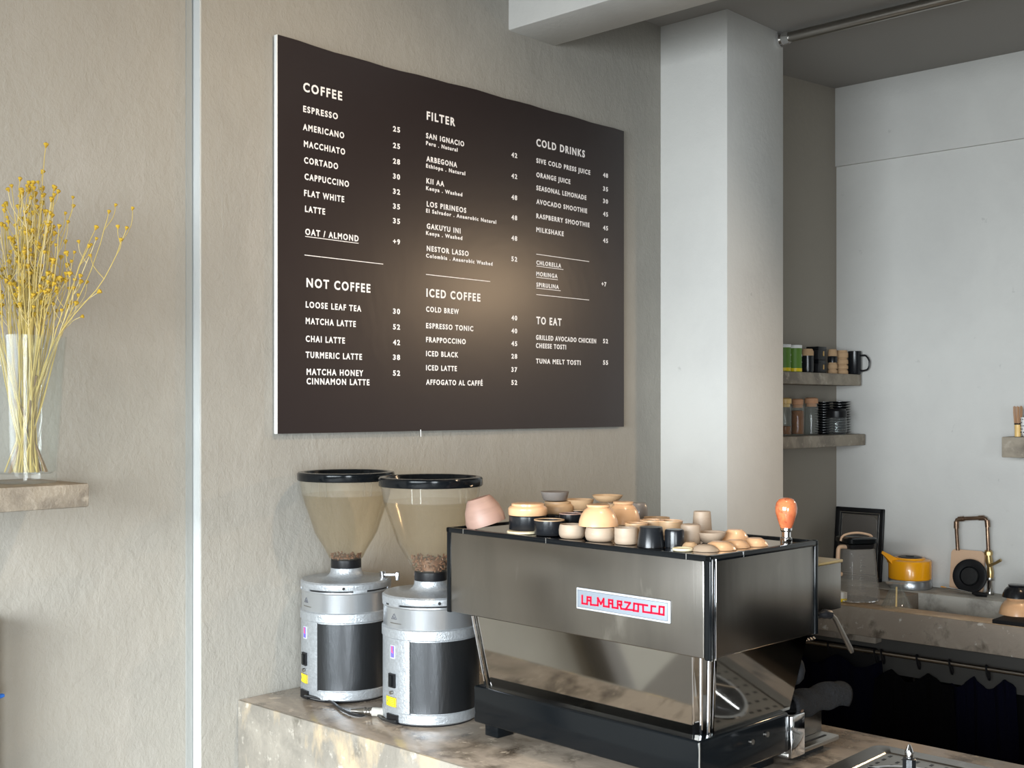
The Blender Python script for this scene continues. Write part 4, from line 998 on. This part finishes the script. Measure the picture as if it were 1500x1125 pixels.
def stem(tipu, tipv, dep, label, bend=0, branches=3, m='stem', longb=False):
    """one dried stem from the vase floor to a tip; the tip is given as an offset from the vase axis"""
    tip = rt_*((tipu-38)*2.66/F)+up*((595-tipv)/F*2.66+H-vz)+fw*dep
    a = rnd.uniform(0, 2*pi); q = rnd.uniform(.01, .045)
    base = Vector((-tip.x*.14+q*cos(a)*.6, -tip.y*.14+q*sin(a)*.6, .024))
    rimp = base.lerp(tip, (vh-.02)/max(tip.z, .2)); rimp.z = vh-.01
    f = Vector((rimp.x, rimp.y, 0))
    if f.length > .070: f = f.normalized()*.070; rimp = Vector((f.x, f.y, vh-.01))
    mid = base.lerp(rimp, .5)+Vector((rnd.uniform(-.006, .006), rnd.uniform(-.006, .006), 0))
    up2 = rimp.lerp(tip, .5)+rt_*(bend+rnd.uniform(-.008, .008))+up*.012
    path = smooth_path([base, mid, rimp, up2, tip], 5)
    bm = B(); n = len(path)
    path = [p+Vector((rnd.uniform(-.0012, .0012), rnd.uniform(-.0012, .0012), 0)) for p in path]
    tube(bm, path, [.0017-.0008*i/n for i in range(n)], 5)
    heads = [(path[-1], (path[-1]-path[-2]).normalized())]
    for b in range(branches):
        i = rnd.randint(int(n*.55), n-3); p = path[i]; side = (rt_*rnd.choice((-1, 1))*rnd.uniform(.3, 1)+fw*rnd.uniform(-.6, .6)).normalized()
        L = rnd.uniform(.03, .085); e = p+side*L*rnd.uniform(.3, .6)+up*L
        tube(bm, smooth_path([p, p.lerp(e, .5)+side*L*.12, e], 3), .0008, 4)
        heads.append((e, (e-p).normalized()))
    o = tag(obj('dried_flower', bm, m, loc=(vx, vy, vz)), label, 'dried flower', 'dried yellow flower stems in the glass vase')
    for p, d in heads:
        h_ = bpy.data.objects.new('flower_head', HEAD); C.objects.link(h_); h_.parent = o; h_.location = p
        h_.rotation_euler = d.to_track_quat('Z', 'Y').to_euler(); q = rnd.uniform(.8, 1.25); h_.scale = (q, q, q)
gen = 'thin yellow dried flower stem among many in the glass vase'
stem(68, 211, .0, 'tallest yellow dried flower stem, rising above all the others', 0, 3)
stem(190, 335, -.02, 'long dried flower stem leaning far out to the right', .03, 4)
stem(158, 308, .01, 'dried flower stem ending in one bud right of the main bunch', .01, 1)
for k in range(84):
    u = rnd.gauss(45, 46); u = max(-95, min(140, u))
    top = 240+abs(u-45)*1.0+abs(rnd.gauss(0, 80))
    if top > 470: top = rnd.uniform(330, 460)
    stem(u, top, rnd.uniform(-.055, .06), gen, rnd.uniform(-.012, .012), rnd.randint(2, 4), rnd.choice(('stem', 'stem', 'stem_pale')))
# bare brown lower stalks
for k in range(10):
    a = rnd.uniform(0, 2*pi); bm = B(); b0_ = Vector((.045*cos(a), .045*sin(a), .024)); t0_ = Vector((-.03*cos(a+.5), -.03*sin(a+.5), rnd.uniform(.16, .27)))
    tube(bm, smooth_path([b0_, b0_.lerp(t0_, .5)+Vector((.004, .003, 0)), t0_], 4), .0021, 5)
    tag(obj('bare_stalk', bm, 'stem_brown', loc=(vx, vy, vz)), 'bare brown stalk inside the lower half of the glass vase', 'stalk', 'bare brown stalks in the vase')

# ------------------------------------------------------------------ left edge: wall hook with blue peg and an added post standing in for a wall shadow
pb_ = at(-2, 1020, Y=2.70)
tag(obj('shadow_post', box(B(), 1.07, 1.165, 2.68, YL-.001, 0, H-.485, .02, seg=4), 'plaster_dark'), 'added upright post at the left edge standing in for a dark wall shadow', 'post')
hk = thing('wall_peg', 'bright blue rounded peg at the left edge near the wall', 'peg', pb_)
obj('peg_tip', tube(B(), [(-.09, 0, 0), (.006, 0, 0), (.012, 0, 0), (.014, 0, 0)], [.0055, .0055, .004, .001], 14), 'blue', hk)
obj('peg_mount', tube(B(), [(-.09, -.012, 0), (-.09, .002, 0)], .008, 10), 'black', hk)
